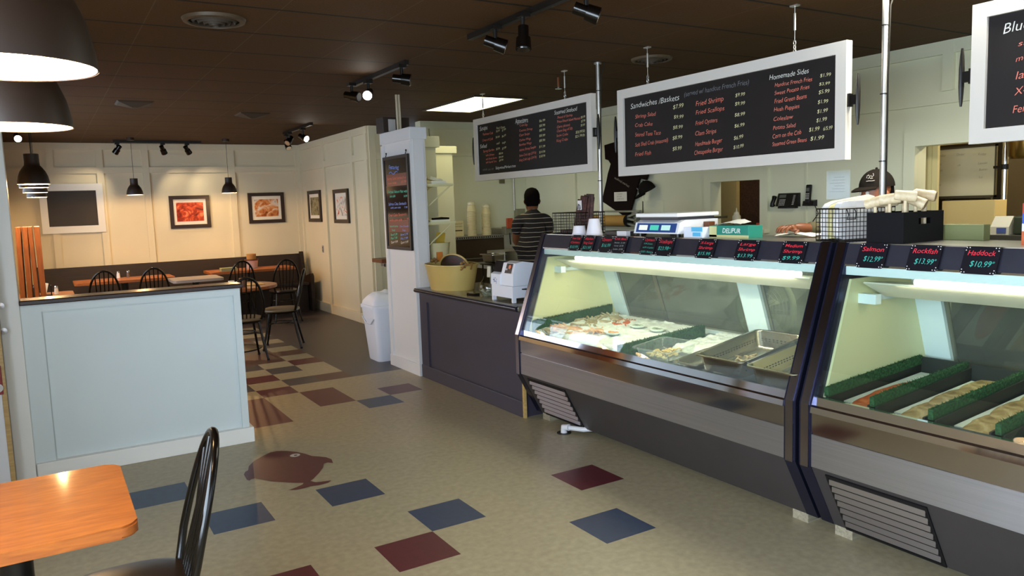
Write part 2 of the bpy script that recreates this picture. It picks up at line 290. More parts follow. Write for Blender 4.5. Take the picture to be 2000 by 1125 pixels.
def make_floor():
    cols = [('floor_beige_tile', '#9a8f73'), ('floor_maroon_tile', '#521c22'), ('floor_blue_tile', '#2b3850'), ('floor_charcoal_tile', '#453f40'), ('floor_brown_tile', '#4b2a24')]
    ms = []
    for n, c in cols:
        m = mat(n, c, .38, 0, .4, noise_s=28, noise_a=.12); ms.append(m)
    mb = MB(); bm = mb.bm; cache = {}
    def V(i, j):
        if (i, j) not in cache: cache[(i, j)] = bm.verts.new((TX+i*TS, TY-j*TS, 0))
        return cache[(i, j)]
    for a in range(-10, 22):
        for b in range(-32, 20):
            f = bm.faces.new((V(a, b+1), V(a+1, b+1), V(a+1, b), V(a, b))); f.material_index = tile_color(a, b)
    fl = mb.build('floor', ms, None, False, 'structure')
    pts = [[0.938,4.788],[0.957,4.835],[0.977,4.851],[0.999,4.929],[1.047,5.008],[1.116,5.076],[1.184,5.131],[1.23,5.132],[1.284,5.091],[1.332,5.029],[1.366,4.957],[1.389,4.879],[1.424,4.843],[1.457,4.801],[1.473,4.738],[1.458,4.659],[1.431,4.693],[1.404,4.68],[1.378,4.613],[1.325,4.529],[1.268,4.453],[1.24,4.425],[1.262,4.385],[1.304,4.37],[1.348,4.36],[1.318,4.331],[1.259,4.325],[1.215,4.337],[1.172,4.328],[1.125,4.333],[1.091,4.353],[1.135,4.369],[1.183,4.394],[1.199,4.418],[1.151,4.454],[1.1,4.506],[1.048,4.559],[1.008,4.626],[0.976,4.679],[0.958,4.675],[0.941,4.653],[0.932,4.683]]
    f = MB().poly([(x, y, .0015) for x, y in pts]); bmesh.ops.triangulate(f.bm, faces=f.bm.faces[:])
    fish = f.build('fish_inlay', ms[1], fl, label='maroon fish shape set into the beige floor')
    e = MB(); e.cyl((1.302, 4.963, .0016), (1.302, 4.963, .0024), .032, n=20); e.build('fish_eye', mat('inlay_white', '#b9b0a4', .4), fish)
    e = MB(); e.cyl((1.304, 4.958, .0026), (1.304, 4.958, .0032), .011, n=14); e.build('fish_pupil', ms[1], fish)
make_floor()

def make_ceiling():
    m = bpy.data.materials.new('black_ceiling_tile'); m.use_nodes = True; nt = m.node_tree; b = nt.nodes['Principled BSDF']
    tc = nt.nodes.new('ShaderNodeTexCoord'); sep = nt.nodes.new('ShaderNodeSeparateXYZ'); nt.links.new(tc.outputs['Object'], sep.inputs[0])
    def seam(axis, off, width):
        a = nt.nodes.new('ShaderNodeMath'); a.operation = 'ADD'; a.inputs[1].default_value = off; nt.links.new(sep.outputs[axis], a.inputs[0])
        d = nt.nodes.new('ShaderNodeMath'); d.operation = 'DIVIDE'; d.inputs[1].default_value = .61; nt.links.new(a.outputs[0], d.inputs[0])
        f = nt.nodes.new('ShaderNodeMath'); f.operation = 'FRACT'; nt.links.new(d.outputs[0], f.inputs[0])
        l = nt.nodes.new('ShaderNodeMath'); l.operation = 'LESS_THAN'; l.inputs[1].default_value = width/.61; nt.links.new(f.outputs[0], l.inputs[0]); return l
    sy = seam('Y', 50*.61, .024); sx = seam('X', 50*.61, .007)
    n = nt.nodes.new('ShaderNodeTexNoise'); n.inputs['Scale'].default_value = 90; n.inputs['Detail'].default_value = 3; nt.links.new(tc.outputs['Object'], n.inputs['Vector'])
    cr = nt.nodes.new('ShaderNodeValToRGB'); cr.color_ramp.elements[0].color = (*srgb('#3b250b'), 1); cr.color_ramp.elements[1].color = (*srgb('#523410'), 1); nt.links.new(n.outputs['Fac'], cr.inputs[0])
    m1 = nt.nodes.new('ShaderNodeMixRGB'); m1.inputs[2].default_value = (*srgb('#56452c'), 1); nt.links.new(sx.outputs[0], m1.inputs[0]); nt.links.new(cr.outputs[0], m1.inputs[1])
    m2 = nt.nodes.new('ShaderNodeMixRGB'); m2.inputs[2].default_value = (*srgb('#0c0906'), 1); nt.links.new(sy.outputs[0], m2.inputs[0]); nt.links.new(m1.outputs[0], m2.inputs[1])
    nt.links.new(m2.outputs[0], b.inputs['Base Color']); b.inputs['Roughness'].default_value = .75; b.inputs['Specular IOR Level'].default_value = .25
    bp = nt.nodes.new('ShaderNodeBump'); bp.inputs['Strength'].default_value = .25; bp.inputs['Distance'].default_value = .01; nt.links.new(n.outputs['Fac'], bp.inputs['Height']); nt.links.new(bp.outputs[0], b.inputs['Normal'])
    mb = MB(); x0, x1, y0, y1 = -1.4, 8.3, -2.4, 13.0
    mb.bx(x0, x1, y0, y1, CEIL, CEIL+.1)
    o = struct(mb, 'ceiling', m)
    # seams follow the tile grid through a grid-aligned origin
    gx, gy = .59+.61*5, 4.88
    d = Vector((gx, gy, 0))-Vector((o.location.x, o.location.y, 0)); o.data.transform(Matrix.Translation(-d)); o.location += d
make_ceiling()

def panelled(mb, axis, p, a0, a1, n, battens, rails, w=.09, t=.032):
    """battens and rails standing off a wall: axis 'X' = wall at x=p running along y"""
    for c in battens:
        if axis == 'Y': mb.bx(c-w/2, c+w/2, min(p, p+n*t), max(p, p+n*t), 0, CEIL)
        else: mb.bx(min(p, p+n*t), max(p, p+n*t), c-w/2, c+w/2, 0, CEIL)
    for z0, z1 in rails:
        tt = t*.9
        if axis == 'Y': mb.bx(a0, a1, min(p, p+n*tt), max(p, p+n*tt), z0, z1)
        else: mb.bx(min(p, p+n*tt), max(p, p+n*tt), a0, a1, z0, z1)
RAILS = [(2.235, 2.325), (2.575, CEIL), (0, .14)]
mb = MB(); mb.bx(-.5, XR+.1, YF, YF+.12, 0, CEIL); panelled(mb, 'Y', YF, -.42, XR, -1, [.2, .82, 1.43, 2.67, 3.72], RAILS); struct(mb, 'wall_far', paint)
mb = MB(); mb.bx(XR, XR+.12, 9.72, YF, 0, CEIL); panelled(mb, 'X', XR, 9.72, YF, -1, [9.78, 10.33, 11.57, 12.8], RAILS); struct(mb, 'wall_right', paint)
mb = MB(); mb.bx(XR+.12, 4.32, 9.72, 9.84, 0, CEIL); panelled(mb, 'Y', 9.72, XR+.02, 4.3, -1, [3.81, 4.2], RAILS); struct(mb, 'wall_hall', paint)
# kitchen
mb = MB(); mb.bx(4.2, KX+.1, KY, KY+.12, 0, CEIL); panelled(mb, 'Y', KY, 4.2, KX, -1, [4.28, 4.36], [(2.235, 2.27), (2.575, CEIL)], .06); struct(mb, 'wall_kitchen_far', paint_k)
mb = MB()
def wall_x(mb, x0, x1, y0, y1, holes):
    ys = sorted({y0, y1, *[h[0] for h in holes], *[h[1] for h in holes]})
    for a, b in zip(ys, ys[1:]):
        h = [q for q in holes if q[0] <= a+1e-6 and q[1] >= b-1e-6]
        if not h: mb.bx(x0, x1, a, b, 0, CEIL)
        else:
            mb.bx(x0, x1, a, b, 0, h[0][2]); mb.bx(x0, x1, a, b, h[0][3], CEIL)
W1 = (4.965, 5.585, 1.28, 1.74); W2 = (.6, 3.475, 1.12, 1.925)
wall_x(mb, KX, KX+.12, -2.3, KY, [W1, W2])
panelled(mb, 'X', KX, -2.3, KY, -1, [7.9], [(2.575, CEIL)], .08)
for c in (3.24, .8): mb.bx(KX-.032, KX, c-.04, c+.04, 2.31, CEIL)
for y0, y1 in [(-2.3, KY)]: mb.bx(KX-.016, KX, y0, y1, 2.22, 2.31)
for c in (4.47, 6.62): mb.bx(KX-.012, KX, c-.008, c+.008, 0, 2.22)
struct(mb, 'wall_kitchen_right', paint_k)
def window_trim(name, W, w=.09):
    y0, y1, z0, z1 = W; mb = MB()
    mb.bx(KX-.03, KX, y0-w, y1+w, z1, z1+w*1.2); mb.bx(KX-.03, KX, y0-w, y0, z0, z1); mb.bx(KX-.03, KX, y1, y1+w, z0, z1)
    mb.bx(KX-.07, KX+.12, y0-w, y1+w, z0-.035, z0); struct(mb, name, paint_k)
window_trim('trim_1', W1); window_trim('trim_2', W2)
# room behind the pass-through openings
room2 = mat('back_room_wall', '#b9a673', .6, noise_s=1, noise_a=.06)
mb = MB(); mb.bx(8.05, 8.15, -2.3, KY, 0, CEIL); struct(mb, 'wall_back_room', room2)
mb = MB(); mb.bx(5.89, 8.05, 4.3, 4.4, 0, CEIL); struct(mb, 'wall_back_room_side', room2)
mb = MB(); mb.bx(6.55, 6.65, 4.4, 5.94, 0, CEIL); struct(mb, 'wall_back_room_dark', wood('dark_brown_store_wall', '#2a1609', '#4a2a14', .6, 4))
mb = MB(); mb.bx(6.5, 6.6, 5.94, 7.2, 0, CEIL); struct(mb, 'wall_back_room_pale', room2)
mb = MB(); mb.bx(5.97, 6.0, 3.43, 3.72, 0, CEIL); mb.bx(5.955, 5.97, 3.47, 3.50, 0, CEIL); mb.bx(5.955, 5.97, 3.56, 3.58, 0, CEIL); mb.bx(5.89, 6.0, 3.72, 3.78, 0, CEIL); struct(mb, 'trim_4', mat('jamb_beige', '#c9bd8c', .5))
# left side: wall with shop window beside the near tables, front wall with shop windows behind the camera
mb = MB(); wall_x(mb, -1.32, -1.2, -2.3, 5.6, [(-1.6, 2.7, .75, 2.35)]); struct(mb, 'wall_left', paint)
mb = MB(); mb.bx(-1.2, -.25, 5.5, 5.62, 0, CEIL); struct(mb, 'wall_left_return', paint)
mb = MB(); wall_x(mb, -.44, -.34, 5.62, YF, [(7.7, 11.6, .98, 2.3)]); struct(mb, 'wall_left_dining', paint)
mb = MB()
for a, b, z0, z1 in [(-1.3, -.6, 0, CEIL), (-.6, 3.9, 0, .4), (-.6, 3.9, 2.45, CEIL), (3.9, 8.1, 0, CEIL)]: mb.bx(a, b, -2.32, -2.2, z0, z1)
struct(mb, 'wall_front', paint)
wframe = mat('window_frame_paint', '#cfd3d4', .4)
def window(name, axis, p, a0, a1, z0, z1, n):
    mb = MB(); step = (a1-a0)/n
    for k in range(n+1):
        c = a0+k*step
        if axis == 'X': mb.bx(p-.03, p+.03, c-.03, c+.03, z0, z1)
        else: mb.bx(c-.03, c+.03, p-.03, p+.03, z0, z1)
    for z in (z0+.02, z1-.02):
        if axis == 'X': mb.bx(p-.03, p+.03, a0, a1, z-.02, z+.02)
        else: mb.bx(a0, a1, p-.03, p+.03, z-.02, z+.02)
    f = struct(mb, name, wframe)
    g = MB()
    if axis == 'X': g.bx(p-.003, p+.003, a0+.02, a1-.02, z0+.02, z1-.02)
    else: g.bx(a0+.02, a1-.02, p-.003, p+.003, z0+.02, z1-.02)
    g.build('window_glass', glass('window_glass', (.96, .98, 1)), f)
window('window_1', 'X', -1.26, -1.6, 2.7, .75, 2.35, 3)
window('window_2', 'Y', -2.26, -.6, 3.9, .4, 2.45, 3)
window('window_3', 'X', -.39, 7.7, 11.6, .98, 2.3, 3)
# post at the end of the half wall and the half wall itself
mb = MB(); mb.bx(-.25, -.145, 5.46, 5.62, 0, CEIL, .004); struct(mb, 'trim_3', paint_w)
def half_wall():
    mb = MB(); mb.bx(-.145, 1.13, 5.5, 5.6, 0, 1.085)
    # raised edges round the recessed front panel
    mb.bx(-.145, -.035, 5.478, 5.5, 0, 1.085); mb.bx(1.09, 1.135, 5.478, 5.605, 0, 1.085); mb.bx(-.035, 1.09, 5.478, 5.5, 1.035, 1.085)
    o = struct(mb, 'wall_half', mat('half_wall_paint', '#cdd7d8', .33, noise_s=1.5, noise_a=.03))
    mb = MB(); mb.bx(-.14, 1.16, 5.452, 5.63, 0, .105, .004); mb.build('baseboard', paint_w, o)
    mb = MB(); mb.bx(-.145, 1.15, 5.44, 5.64, 1.085, 1.115, .006); mb.build('wall_cap', wood('wall_cap_wood', '#21120b', '#3c2416', .25, 5), o, label='dark brown wooden cap on the half wall')
half_wall()
# partition by the counter with the lit board, and the two stub walls behind it
def partition():
    mb = MB(); mb.bx(2.972, 3.11, 6.6, 7.3, 0, 2.32)
    mb.bx(2.955, 3.125, 6.585, 7.315, 2.215, 2.325, .004)      # cap
    mb.bx(2.955, 2.972, 6.6, 6.67, .1, 2.2); mb.bx(2.955, 2.972, 7.235, 7.3, .1, 2.2)
    mb.bx(2.95, 2.98, 6.59, 7.31, 0, .11)
    mb.bx(2.99, 3.09, 6.586, 6.6, 0, 2.215)
    struct(mb, 'wall_partition', mat('partition_white_paint', '#dcdcdd', .4, noise_s=1.5, noise_a=.02))
    mb = MB(); mb.bx(3.11, 3.56, 7.3, 7.4, 0, 2.2); mb.bx(3.11, 3.6, 7.28, 7.42, 2.2, 2.31, .004); struct(mb, 'wall_stub', paint_k)
    mb = MB(); mb.bx(3.65, 4.11, 8.0, 8.1, 0, 2.19); mb.bx(3.63, 4.16, 7.98, 8.12, 2.19, 2.27, .004); struct(mb, 'wall_stub_second', paint_k)
partition()
# kitchen and dining baseboards are part of the walls; door at the left edge
dr = MB(); dr.bx(-1.15, -.272, 5.33, 5.375, .01, 2.05); do = dr.build('door_1', mat('white_door_paint', '#dfe3ea', .35), None, kind='structure')
d2 = MB(); d2.bx(-.272, -.247, 5.325, 5.38, .01, 2.05, .003); d2.build('door_edge', wood('pale_door_edge_wood', '#a98a55', '#c3a46d', .4), do)

# fluorescent panels: the recessed lights of the sales floor and the kitchen
def troffer(x, y, lab, sx=.60, sy=1.2, power=0, col=(1, 1, 1), glow=9, tint=(1, .97, .86)):
    o = thing('ceiling_light', lab, 'ceiling light', (x, y, CEIL), 'recessed fluorescent ceiling lights')
    mb = MB(); mb.bx(x-sx/2, x+sx/2, y-sy/2, y+sy/2, CEIL-.006, CEIL-.004); mb.build('diffuser', emit('fluorescent_diffuser_%d' % glow, tint, glow), o)
    mb = MB()
    for a in (-1, 1): mb.bx(x+a*sx/2-.012, x+a*sx/2+.012, y-sy/2-.012, y+sy/2+.012, CEIL-.012, CEIL); mb.bx(x-sx/2, x+sx/2, y+a*sy/2-.012, y+a*sy/2+.012, CEIL-.012, CEIL)
    mb.build('frame', mat('troffer_frame', '#2b261f', .5), o)
    if power:
        l = area('fluorescent_tube_light', (x, y, CEIL-.02), (x, y, 0), sx, sy, power, col); l.parent = o; l.location = (0, 0, -.02)
    return o
troffer(4.08, 7.42, 'recessed fluorescent light above the left menu board', glow=4, tint=(1, .90, .54))
troffer(3.95, 2.05, 'recessed fluorescent light at the top edge between two menu boards', power=26, col=(1, .98, .82))
def added_back_room_lamp(loc, p):  # invented lamps, put in to brighten the room behind the openings
    o = thing('added_ceiling_lamp', 'added globe lamp brightening the back room from its ceiling', 'lamp', loc, 'added back room globe lamps')
    mb = MB(); mb.lathe([(.01, 0), (.10, -.005), (.11, -.03), (.08, -.08), (.01, -.1)], loc, 20, cap=True); mb.build('globe', emit('added_globe_glow', (1, .85, .55), 6), o)
    l = bpy.data.lights.new('added_globe_light', 'POINT'); l.energy = p; l.color = (1, .84, .52); l.shadow_soft_size = .12
    q = bpy.data.objects.new('added_globe_light', l); COL.objects.link(q); q.parent = o; q.location = (0, 0, -.15)
added_back_room_lamp((7.0, 2.3, CEIL), 60); added_back_room_lamp((6.15, 5.0, CEIL), 9)
# ------------------------------------------------------------------ dining side
ceil_black = mat('lamp_black_paint', '#2a1a0d', .5)
lamp_in = mat('lamp_inner_white', '#fff4e2', .5)
bulb_m = emit('warm_bulb', (1, .74, .44), 24)
def pendant(x, y, z, d, lab, power, cord=True):
    """dome pendant: rim at height z, diameter d"""
    o = thing('pendant_lamp', lab, 'pendant lamp', (x, y, z), 'black dome pendant lamps')
    s = d/.215
    outer = [(.1075, 0), (.106, .02), (.098, .06), (.084, .095), (.066, .122), (.052, .14), (.050, .165), (.050, .225)]
    mb = MB(); mb.lathe([(r*s, h*s) for r, h in outer]+[(.001, .226*s)], (x, y, z), 36); mb.build('lamp_shade', ceil_black, o, True)
    inn = [(.1055, .001), (.103, .02), (.095, .058), (.081, .092), (.062, .118), (.001, .12)]
    mb = MB(); mb.lathe([(r*s, h*s) for r, h in inn], (x, y, z), 36); mb.build('lamp_lining', lamp_in, o, True)
    mb = MB(); mb.ball((x, y, z+.062*s), (.078*s, .078*s, .045*s), 20); mb.build('bulb', bulb_m, o, True)
    mb = MB(); mb.cyl((x, y, z+.226*s), (x, y, CEIL-.02), .003, n=6); mb.build('cord', black_metal, o)
    mb = MB(); mb.cyl((x, y, CEIL-.035), (x, y, CEIL), .05, n=20); mb.build('ceiling_canopy', ceil_black, o)
    l = bpy.data.lights.new('pendant_light', 'SPOT'); l.energy = power; l.color = (1, .52, .18); l.spot_size = R(125); l.spot_blend = .6; l.shadow_soft_size = .05*s
    q = bpy.data.objects.new('pendant_light', l); COL.objects.link(q); q.parent = o; q.location = (0, 0, .03*s)
    l2 = bpy.data.lights.new('pendant_inner_light', 'POINT'); l2.energy = 20 if power > 20 else 5; l2.color = (1, .60, .26); l2.shadow_soft_size = .02
    q = bpy.data.objects.new('pendant_inner_light', l2); COL.objects.link(q); q.parent = o; q.location = (0, 0, .012*s)
    return o
pendant(-.028, 1.63, 1.86, .292, 'largest black dome pendant at the top left, nearest of the row', 5)
pendant(-.034, 2.65, 1.86, .292, 'black dome pendant second in the row, over the near orange table', 5)
pendant(-.010, 6.85, 1.86, .215, 'black dome pendant third in the row, just past the half wall', 22)
pendant(-.012, 7.6, 1.86, .215, 'black dome pendant fourth in the row by the dining window', 22)
pendant(-.006, 9.0, 1.86, .215, 'black dome pendant fifth in the row by the dining window', 22)
pendant(.004, 10.9, 1.86, .215, 'farthest black dome pendant of the row by the dining window', 22)
pendant(1.165, 11.9, 1.89, .215, 'black dome pendant on a long cord over the left bench table', 55)
pendant(2.42, 11.9, 1.89, .215, 'black dome pendant on a long cord over the right bench table', 55)

# framed pictures and the blank board
frame_m = mat('dark_picture_frame', '#2c1b10', .4)
mat_board = mat('picture_mount', '#e7e3d6', .7)
def picture(axis, p, a0, a1, z0, z1, pm, lab, fw=.055):
    c = (a0+a1)/2
    o = thing('framed_picture', lab, 'picture', ((c, p, z0) if axis == 'Y' else (p, c, z0)), 'framed food photographs on the dining walls')
    def bx(mb, u0, u1, v0, v1, d0, d1):
        if axis == 'Y': mb.bx(u0, u1, p-d1, p-d0, v0, v1)
        else: mb.bx(p-d1, p-d0, u0, u1, v0, v1)
    mb = MB()
    bx(mb, a0, a1, z0, z0+fw, 0, .03); bx(mb, a0, a1, z1-fw, z1, 0, .03); bx(mb, a0, a0+fw, z0+fw, z1-fw, 0, .03); bx(mb, a1-fw, a1, z0+fw, z1-fw, 0, .03)
    mb.build('frame', frame_m, o)
    mb = MB(); bx(mb, a0+fw, a1-fw, z0+fw, z1-fw, .004, .012); mb.build('mount', mat_board, o)
    k = .042; kz = .05
    mb = MB(); bx(mb, a0+fw+k, a1-fw-k, z0+fw+kz, z1-fw-kz, .012, .014); mb.build('photo_print', pm, o)
red_food = ramp_mat('crab_leg_photo', [(.25, '#2a0e08'), (.42, '#9a2c12'), (.55, '#d2512a'), (.68, '#e98a5c'), (.8, '#6a1c10')], 7, distort=2.5)
plate_food = ramp_mat('fried_plate_photo', [(.28, '#3a2414'), (.4, '#b0612c'), (.5, '#c98a54'), (.6, '#d8d0c6'), (.75, '#8a8478')], 8, distort=1.2)
oyster_food = ramp_mat('oyster_photo', [(.3, '#3c3826'), (.45, '#7b7350'), (.6, '#a19a78'), (.75, '#5e5a44')], 14, distort=1.5)
crab_food = ramp_mat('shrimp_glass_photo', [(.3, '#6a6a64'), (.45, '#d8d2c8'), (.55, '#e9e2d8'), (.64, '#d0683c'), (.8, '#7a2a18')], 9, distort=1)
PB = YF-.0
picture('Y', PB, 1.715, 2.3, 1.385, 1.885, red_food, 'framed photo of red crab legs on the far wall')
picture('Y', PB, 2.885, 3.46, 1.415, 1.905, plate_food, 'framed photo of a fried seafood plate on the far wall')
picture('X', XR, 11.83, 12.47, 1.41, 1.905, oyster_food, 'framed grey-green oyster photo near the far corner')
picture('X', XR, 10.57, 11.2, 1.395, 1.885, crab_food, 'framed photo of shrimp in a glass on the right dining wall')
def blank_board():
    o = thing('blackboard', 'blank blackboard in a wide white frame on the far wall', 'blackboard', (.44, YF, 1.39))
    a0, a1, z0, z1 = .03, .83, 1.385, 2.09
    mb = MB(); fw = .1
    for q in [(a0, a1, z0, z0+fw), (a0, a1, z1-fw, z1), (a0, a0+fw*.9, z0+fw, z1-fw), (a1-fw*.9, a1, z0+fw, z1-fw)]: mb.bx(q[0], q[1], YF-.055, YF-.02, q[2], q[3])
    mb.build('frame', paint_w, o)
    mb = MB(); mb.bx(a0+.09, a1-.09, YF-.045, YF-.03, z0+fw, z1-fw); mb.build('slate', mat('blackboard_slate', '#2a241f', .6, noise_s=5, noise_a=.1), o)
blank_board()
o = MB(); o.bx(XR-.008, XR, 11.86, 11.93, .93, 1.04, .003)
sw = o.build('wall_outlet', mat('grey_plate', '#8f8a8c', .4)); tag(sw, 'grey outlet plate on the right dining wall', 'outlet')
o = MB()
for z in (.965, 1.005): o.bx(XR-.0105, XR-.008, 11.88, 11.91, z-.012, z+.012)
q = o.build('socket', mat('socket_dark', '#3b3639', .4), sw)

# bench along the far wall
def bench():
    o = thing('bench', 'long dark wooden bench along the far wall', 'bench', (1.8, 12.5, 0))
    mb = MB(); mb.box((1.75, 12.62, .64), (3.72, .04, .52), (R(-8), 0, 0)); mb.build('backrest', dark_wood, o)
    mb = MB(); mb.bx(-.1, 3.58, 12.1, 12.6, .42, .46, .006); mb.build('seat', dark_wood, o)
    mb = MB(); mb.bx(-.1, 3.58, 12.2, 12.24, 0, .42); mb.build('front_panel', dark_wood, o)
    for x in (-.1, 3.6):
        mb = MB(); mb.prism([(x, 12.08, 0), (x, 12.7, 0), (x, 12.72, .5), (x, 12.66, .93), (x, 12.58, .93), (x, 12.5, .52), (x, 12.1, .6), (x, 12.06, .56)], (.05, 0, 0)); mb.build('end_panel', dark_wood, o)
bench()

# tables
def table(name, lab, x, y, sx, sy, h=.75, topm=orange_wood, round_=False, th=.035, group=None, base=.28):
    o = thing(name, lab, 'table', (x, y, 0), group)
    mb = MB()
    if round_: mb.lathe([(.001, h-th), (sx/2-.006, h-th), (sx/2, h-th+.006), (sx/2, h-.006), (sx/2-.006, h), (.001, h)], (x, y, 0), 40, 1, sy/sx)
    else:
        pts = []; r = .045
        for cx, cy, a in [(sx/2-r, sy/2-r, 0), (-sx/2+r, sy/2-r, 90), (-sx/2+r, -sy/2+r, 180), (sx/2-r, -sy/2+r, 270)]:
            for k in range(6): t = R(a+90*k/5); pts.append((x+cx+r*math.cos(t), y+cy+r*math.sin(t), h-th))
        mb.prism(pts, (0, 0, th))
        bmesh.ops.bevel(mb.bm, geom=[e for e in mb.bm.edges if abs(e.verts[0].co.z-e.verts[1].co.z) < 1e-5], offset=.006, segments=2, affect='EDGES')
    mb.build('tabletop', topm, o, 35)
    mb = MB(); mb.cyl((x, y, .03), (x, y, h-th), .045, n=20); mb.build('pedestal', black_metal, o, 40)
    mb = MB(); mb.box((x, y, h-th-.012), (.3, .06, .02)); mb.box((x, y, h-th-.012), (.06, .3, .02)); mb.build('top_bracket', black_metal, o)
    mb = MB(); mb.lathe([(.001, .035), (.06, .034), (base, .012), (base, 0), (.001, 0)], (x, y, 0), 28); mb.build('base', black_metal, o, 40)
    return o
table('dining_table', 'orange varnished table in the near left corner of the photo', -.145, 2.625, .62, .635, base=.11, group='orange varnished dining tables')
table('dining_table', 'orange bench table on the left, with two shakers on it', .93, 11.78, 1.22, .62, group='orange varnished dining tables')
table('dining_table', 'orange bench table on the right, with the metal pail on it', 2.66, 12.0, 1.25, .6, base=.17, group='orange varnished dining tables')
table('dining_table', 'rounded table between the half wall and the bench', 1.86, 9.35, 1.0, 1.0, round_=True, group='orange varnished dining tables')
table('dining_table', 'orange table at the left edge behind the half wall', -.02, 10.15, .58, .6, group='orange varnished dining tables')
table('dining_table', 'greyish-topped table whose edge shows above the half wall end', 1.72, 11.0, .62, .62, topm=mat('grey_tabletop', '#9d8f86', .3, noise_s=4, noise_a=.08), group='orange varnished dining tables')

# hoop-back metal chairs: local frame, seat centre over the origin, back at -y
seat_pad = mat('brown_vinyl_seat', '#2a2019', .28, 0, .5)
seat_tan = mat('tan_vinyl_seat', '#6e5f45', .4)
def hoop_chair(lab, pad, loc, rz):
    o = thing('hoop_back_chair', lab, 'chair', (0, 0, 0), 'black hoop-back chairs')
    mb = MB(); ring = lambda s, z: [(s*.20*(abs(math.cos(t))**.75)*(1 if math.cos(t) >= 0 else -1), s*.20*(abs(math.sin(t))**.75)*(1 if math.sin(t) >= 0 else -1), z) for t in [2*math.pi*k/32 for k in range(32)]]
    mb.loft([ring(.97, .435), ring(1.02, .445), ring(1.0, .462), ring(.85, .472), ring(.4, .474)]); mb.build('seat', pad, o, 50)
    mb = MB(); mb.loft([ring(.9, .415), ring(.94, .435)]); mb.build('seat_frame', black_metal, o)
    hoop = []
    for k in range(25):
        t = math.pi*k/24; x = .185*math.cos(t); z = .45+.46*math.sin(t)**.72
        if k in (0, 24): x = .155*(1 if x > 0 else -1)
        hoop.append((x, -.165-.12*((z-.45)/.46)**1.1, z))
    mb = MB(); mb.tube(hoop, .0135, 10); mb.build('back_hoop', black_gloss, o, 60)
    for x in (-.105, -.053, 0, .053, .105):
        zt = .45+.46*(1-(x/.185)**2)**.36
        mb = MB(); mb.tube([(x*.75, -.17, .46), (x*.9, -.165-.12*.55, .46+.5*(zt-.46)), (x, -.165-.12*((zt-.45)/.46)**1.1, zt-.005)], .0078, 8); mb.build('spindle', black_gloss, o, 60)
    for sx in (-1, 1):
        for sy in (-1, 1):
            mb = MB(); mb.tube([(sx*.13, sy*.13, .43), (sx*.16, sy*.17, .2), (sx*.19, sy*.21, .008)], [.013, .013, .011], 10); l = mb.build('leg', black_gloss, o, 60)
            mb = MB(); mb.cyl((sx*.19, sy*.21, 0), (sx*.19, sy*.21, .02), .015, n=10); mb.build('foot_cap', black_metal, l)
    mb = MB(); mb.tube([(.125*math.cos(t), .125*math.sin(t), .30) for t in [2*math.pi*k/24 for k in range(24)]], .006, 6, True)
    for sx in (-1, 1):
        for sy in (-1, 1): mb.tube([(sx*.088, sy*.088, .30), (sx*.148, sy*.155, .29)], .006, 6)
    mb.build('stretcher_ring', black_metal, o, 60)
    o.location = loc; o.rotation_euler = (0, 0, rz); return o
ch = hoop_chair('large black hoop-back chair at the bottom left, pulled up to the near table', seat_pad, (.13, 2.55, 0), R(87))
ch2 = hoop_chair('black hoop-back chair right of the rounded table, facing left', seat_tan, (2.35, 9.12, 0), R(70))
dup(ch2, (1.80, 8.62, 0), R(0), 'black hoop-back chair half hidden by the half wall end')
dup(ch, (.63, 11.42, 0), R(4), 'black hoop-back chair at the left bench table, left of its pair')
dup(ch, (1.24, 11.36, 0), R(-3), 'black hoop-back chair at the left bench table, right of its pair')
dup(ch, (2.4, 11.62, 0), R(2), 'black hoop-back chair at the right bench table, left of the pail')
dup(ch, (2.96, 11.3, 0), R(-2), 'black hoop-back chair at the right bench table, beside the bench end')

# small things on the tables
shk_w = mat('shaker_salt', '#e9e4da', .3); shk_b = mat('shaker_pepper', '#6a5444', .3)
def shaker(x, y, z, m, lab):
    o = thing('shaker', lab, 'shaker', (x, y, z), 'salt and pepper shakers on the dining tables')
    mb = MB(); mb.lathe([(.001, 0), (.024, 0), (.02, .05), (.017, .07)], (x, y, z), 16, cap=False); mb.build('body', m, o, True)
    mb = MB(); mb.lathe([(.018, .07), (.018, .085), (.01, .095), (.001, .096)], (x, y, z), 16); mb.build('cap', chrome, o, True)
shaker(.875, 11.98, .75, shk_w, 'white shaker on the left bench table'); shaker(1.0, 12.0, .75, shk_b, 'brown shaker on the left bench table')
shaker(.10, 10.1, .75, shk_w, 'shaker beside the napkin caddy behind the half wall')
def caddy():
    o = thing('condiment_caddy', 'dark caddy with napkins at the left edge above the half wall', 'caddy', (-.05, 10.0, .75))
    x, y = -.05, 10.0
    mb = MB(); mb.bx(x-.11, x+.11, y-.07, y+.07, .75, .762); 
    for sx in (-1, 1): mb.tube([(x+sx*.1, y-.06, .76), (x+sx*.1, y-.06, .86), (x+sx*.1, y+.06, .86), (x+sx*.1, y+.06, .76)], .006, 6)
    mb.tube([(x-.1, y, .86), (x, y, .9), (x+.1, y, .86)], .006, 6); mb.build('rack', black_metal, o)
    mb = MB(); mb.lathe([(.001, 0), (.035, 0), (.035, .09), (.015, .11), (.001, .112)], (x-.05, y, .762), 14); mb.build('jar', mat('dark_jar', '#2c2622', .15), o, True)
    mb = MB(); mb.box((x+.04, y, .83), (.05, .09, .12), (0, .25, 0)); mb.build('napkins', mat('napkin_paper', '#d8cdb8', .8), o)
caddy()
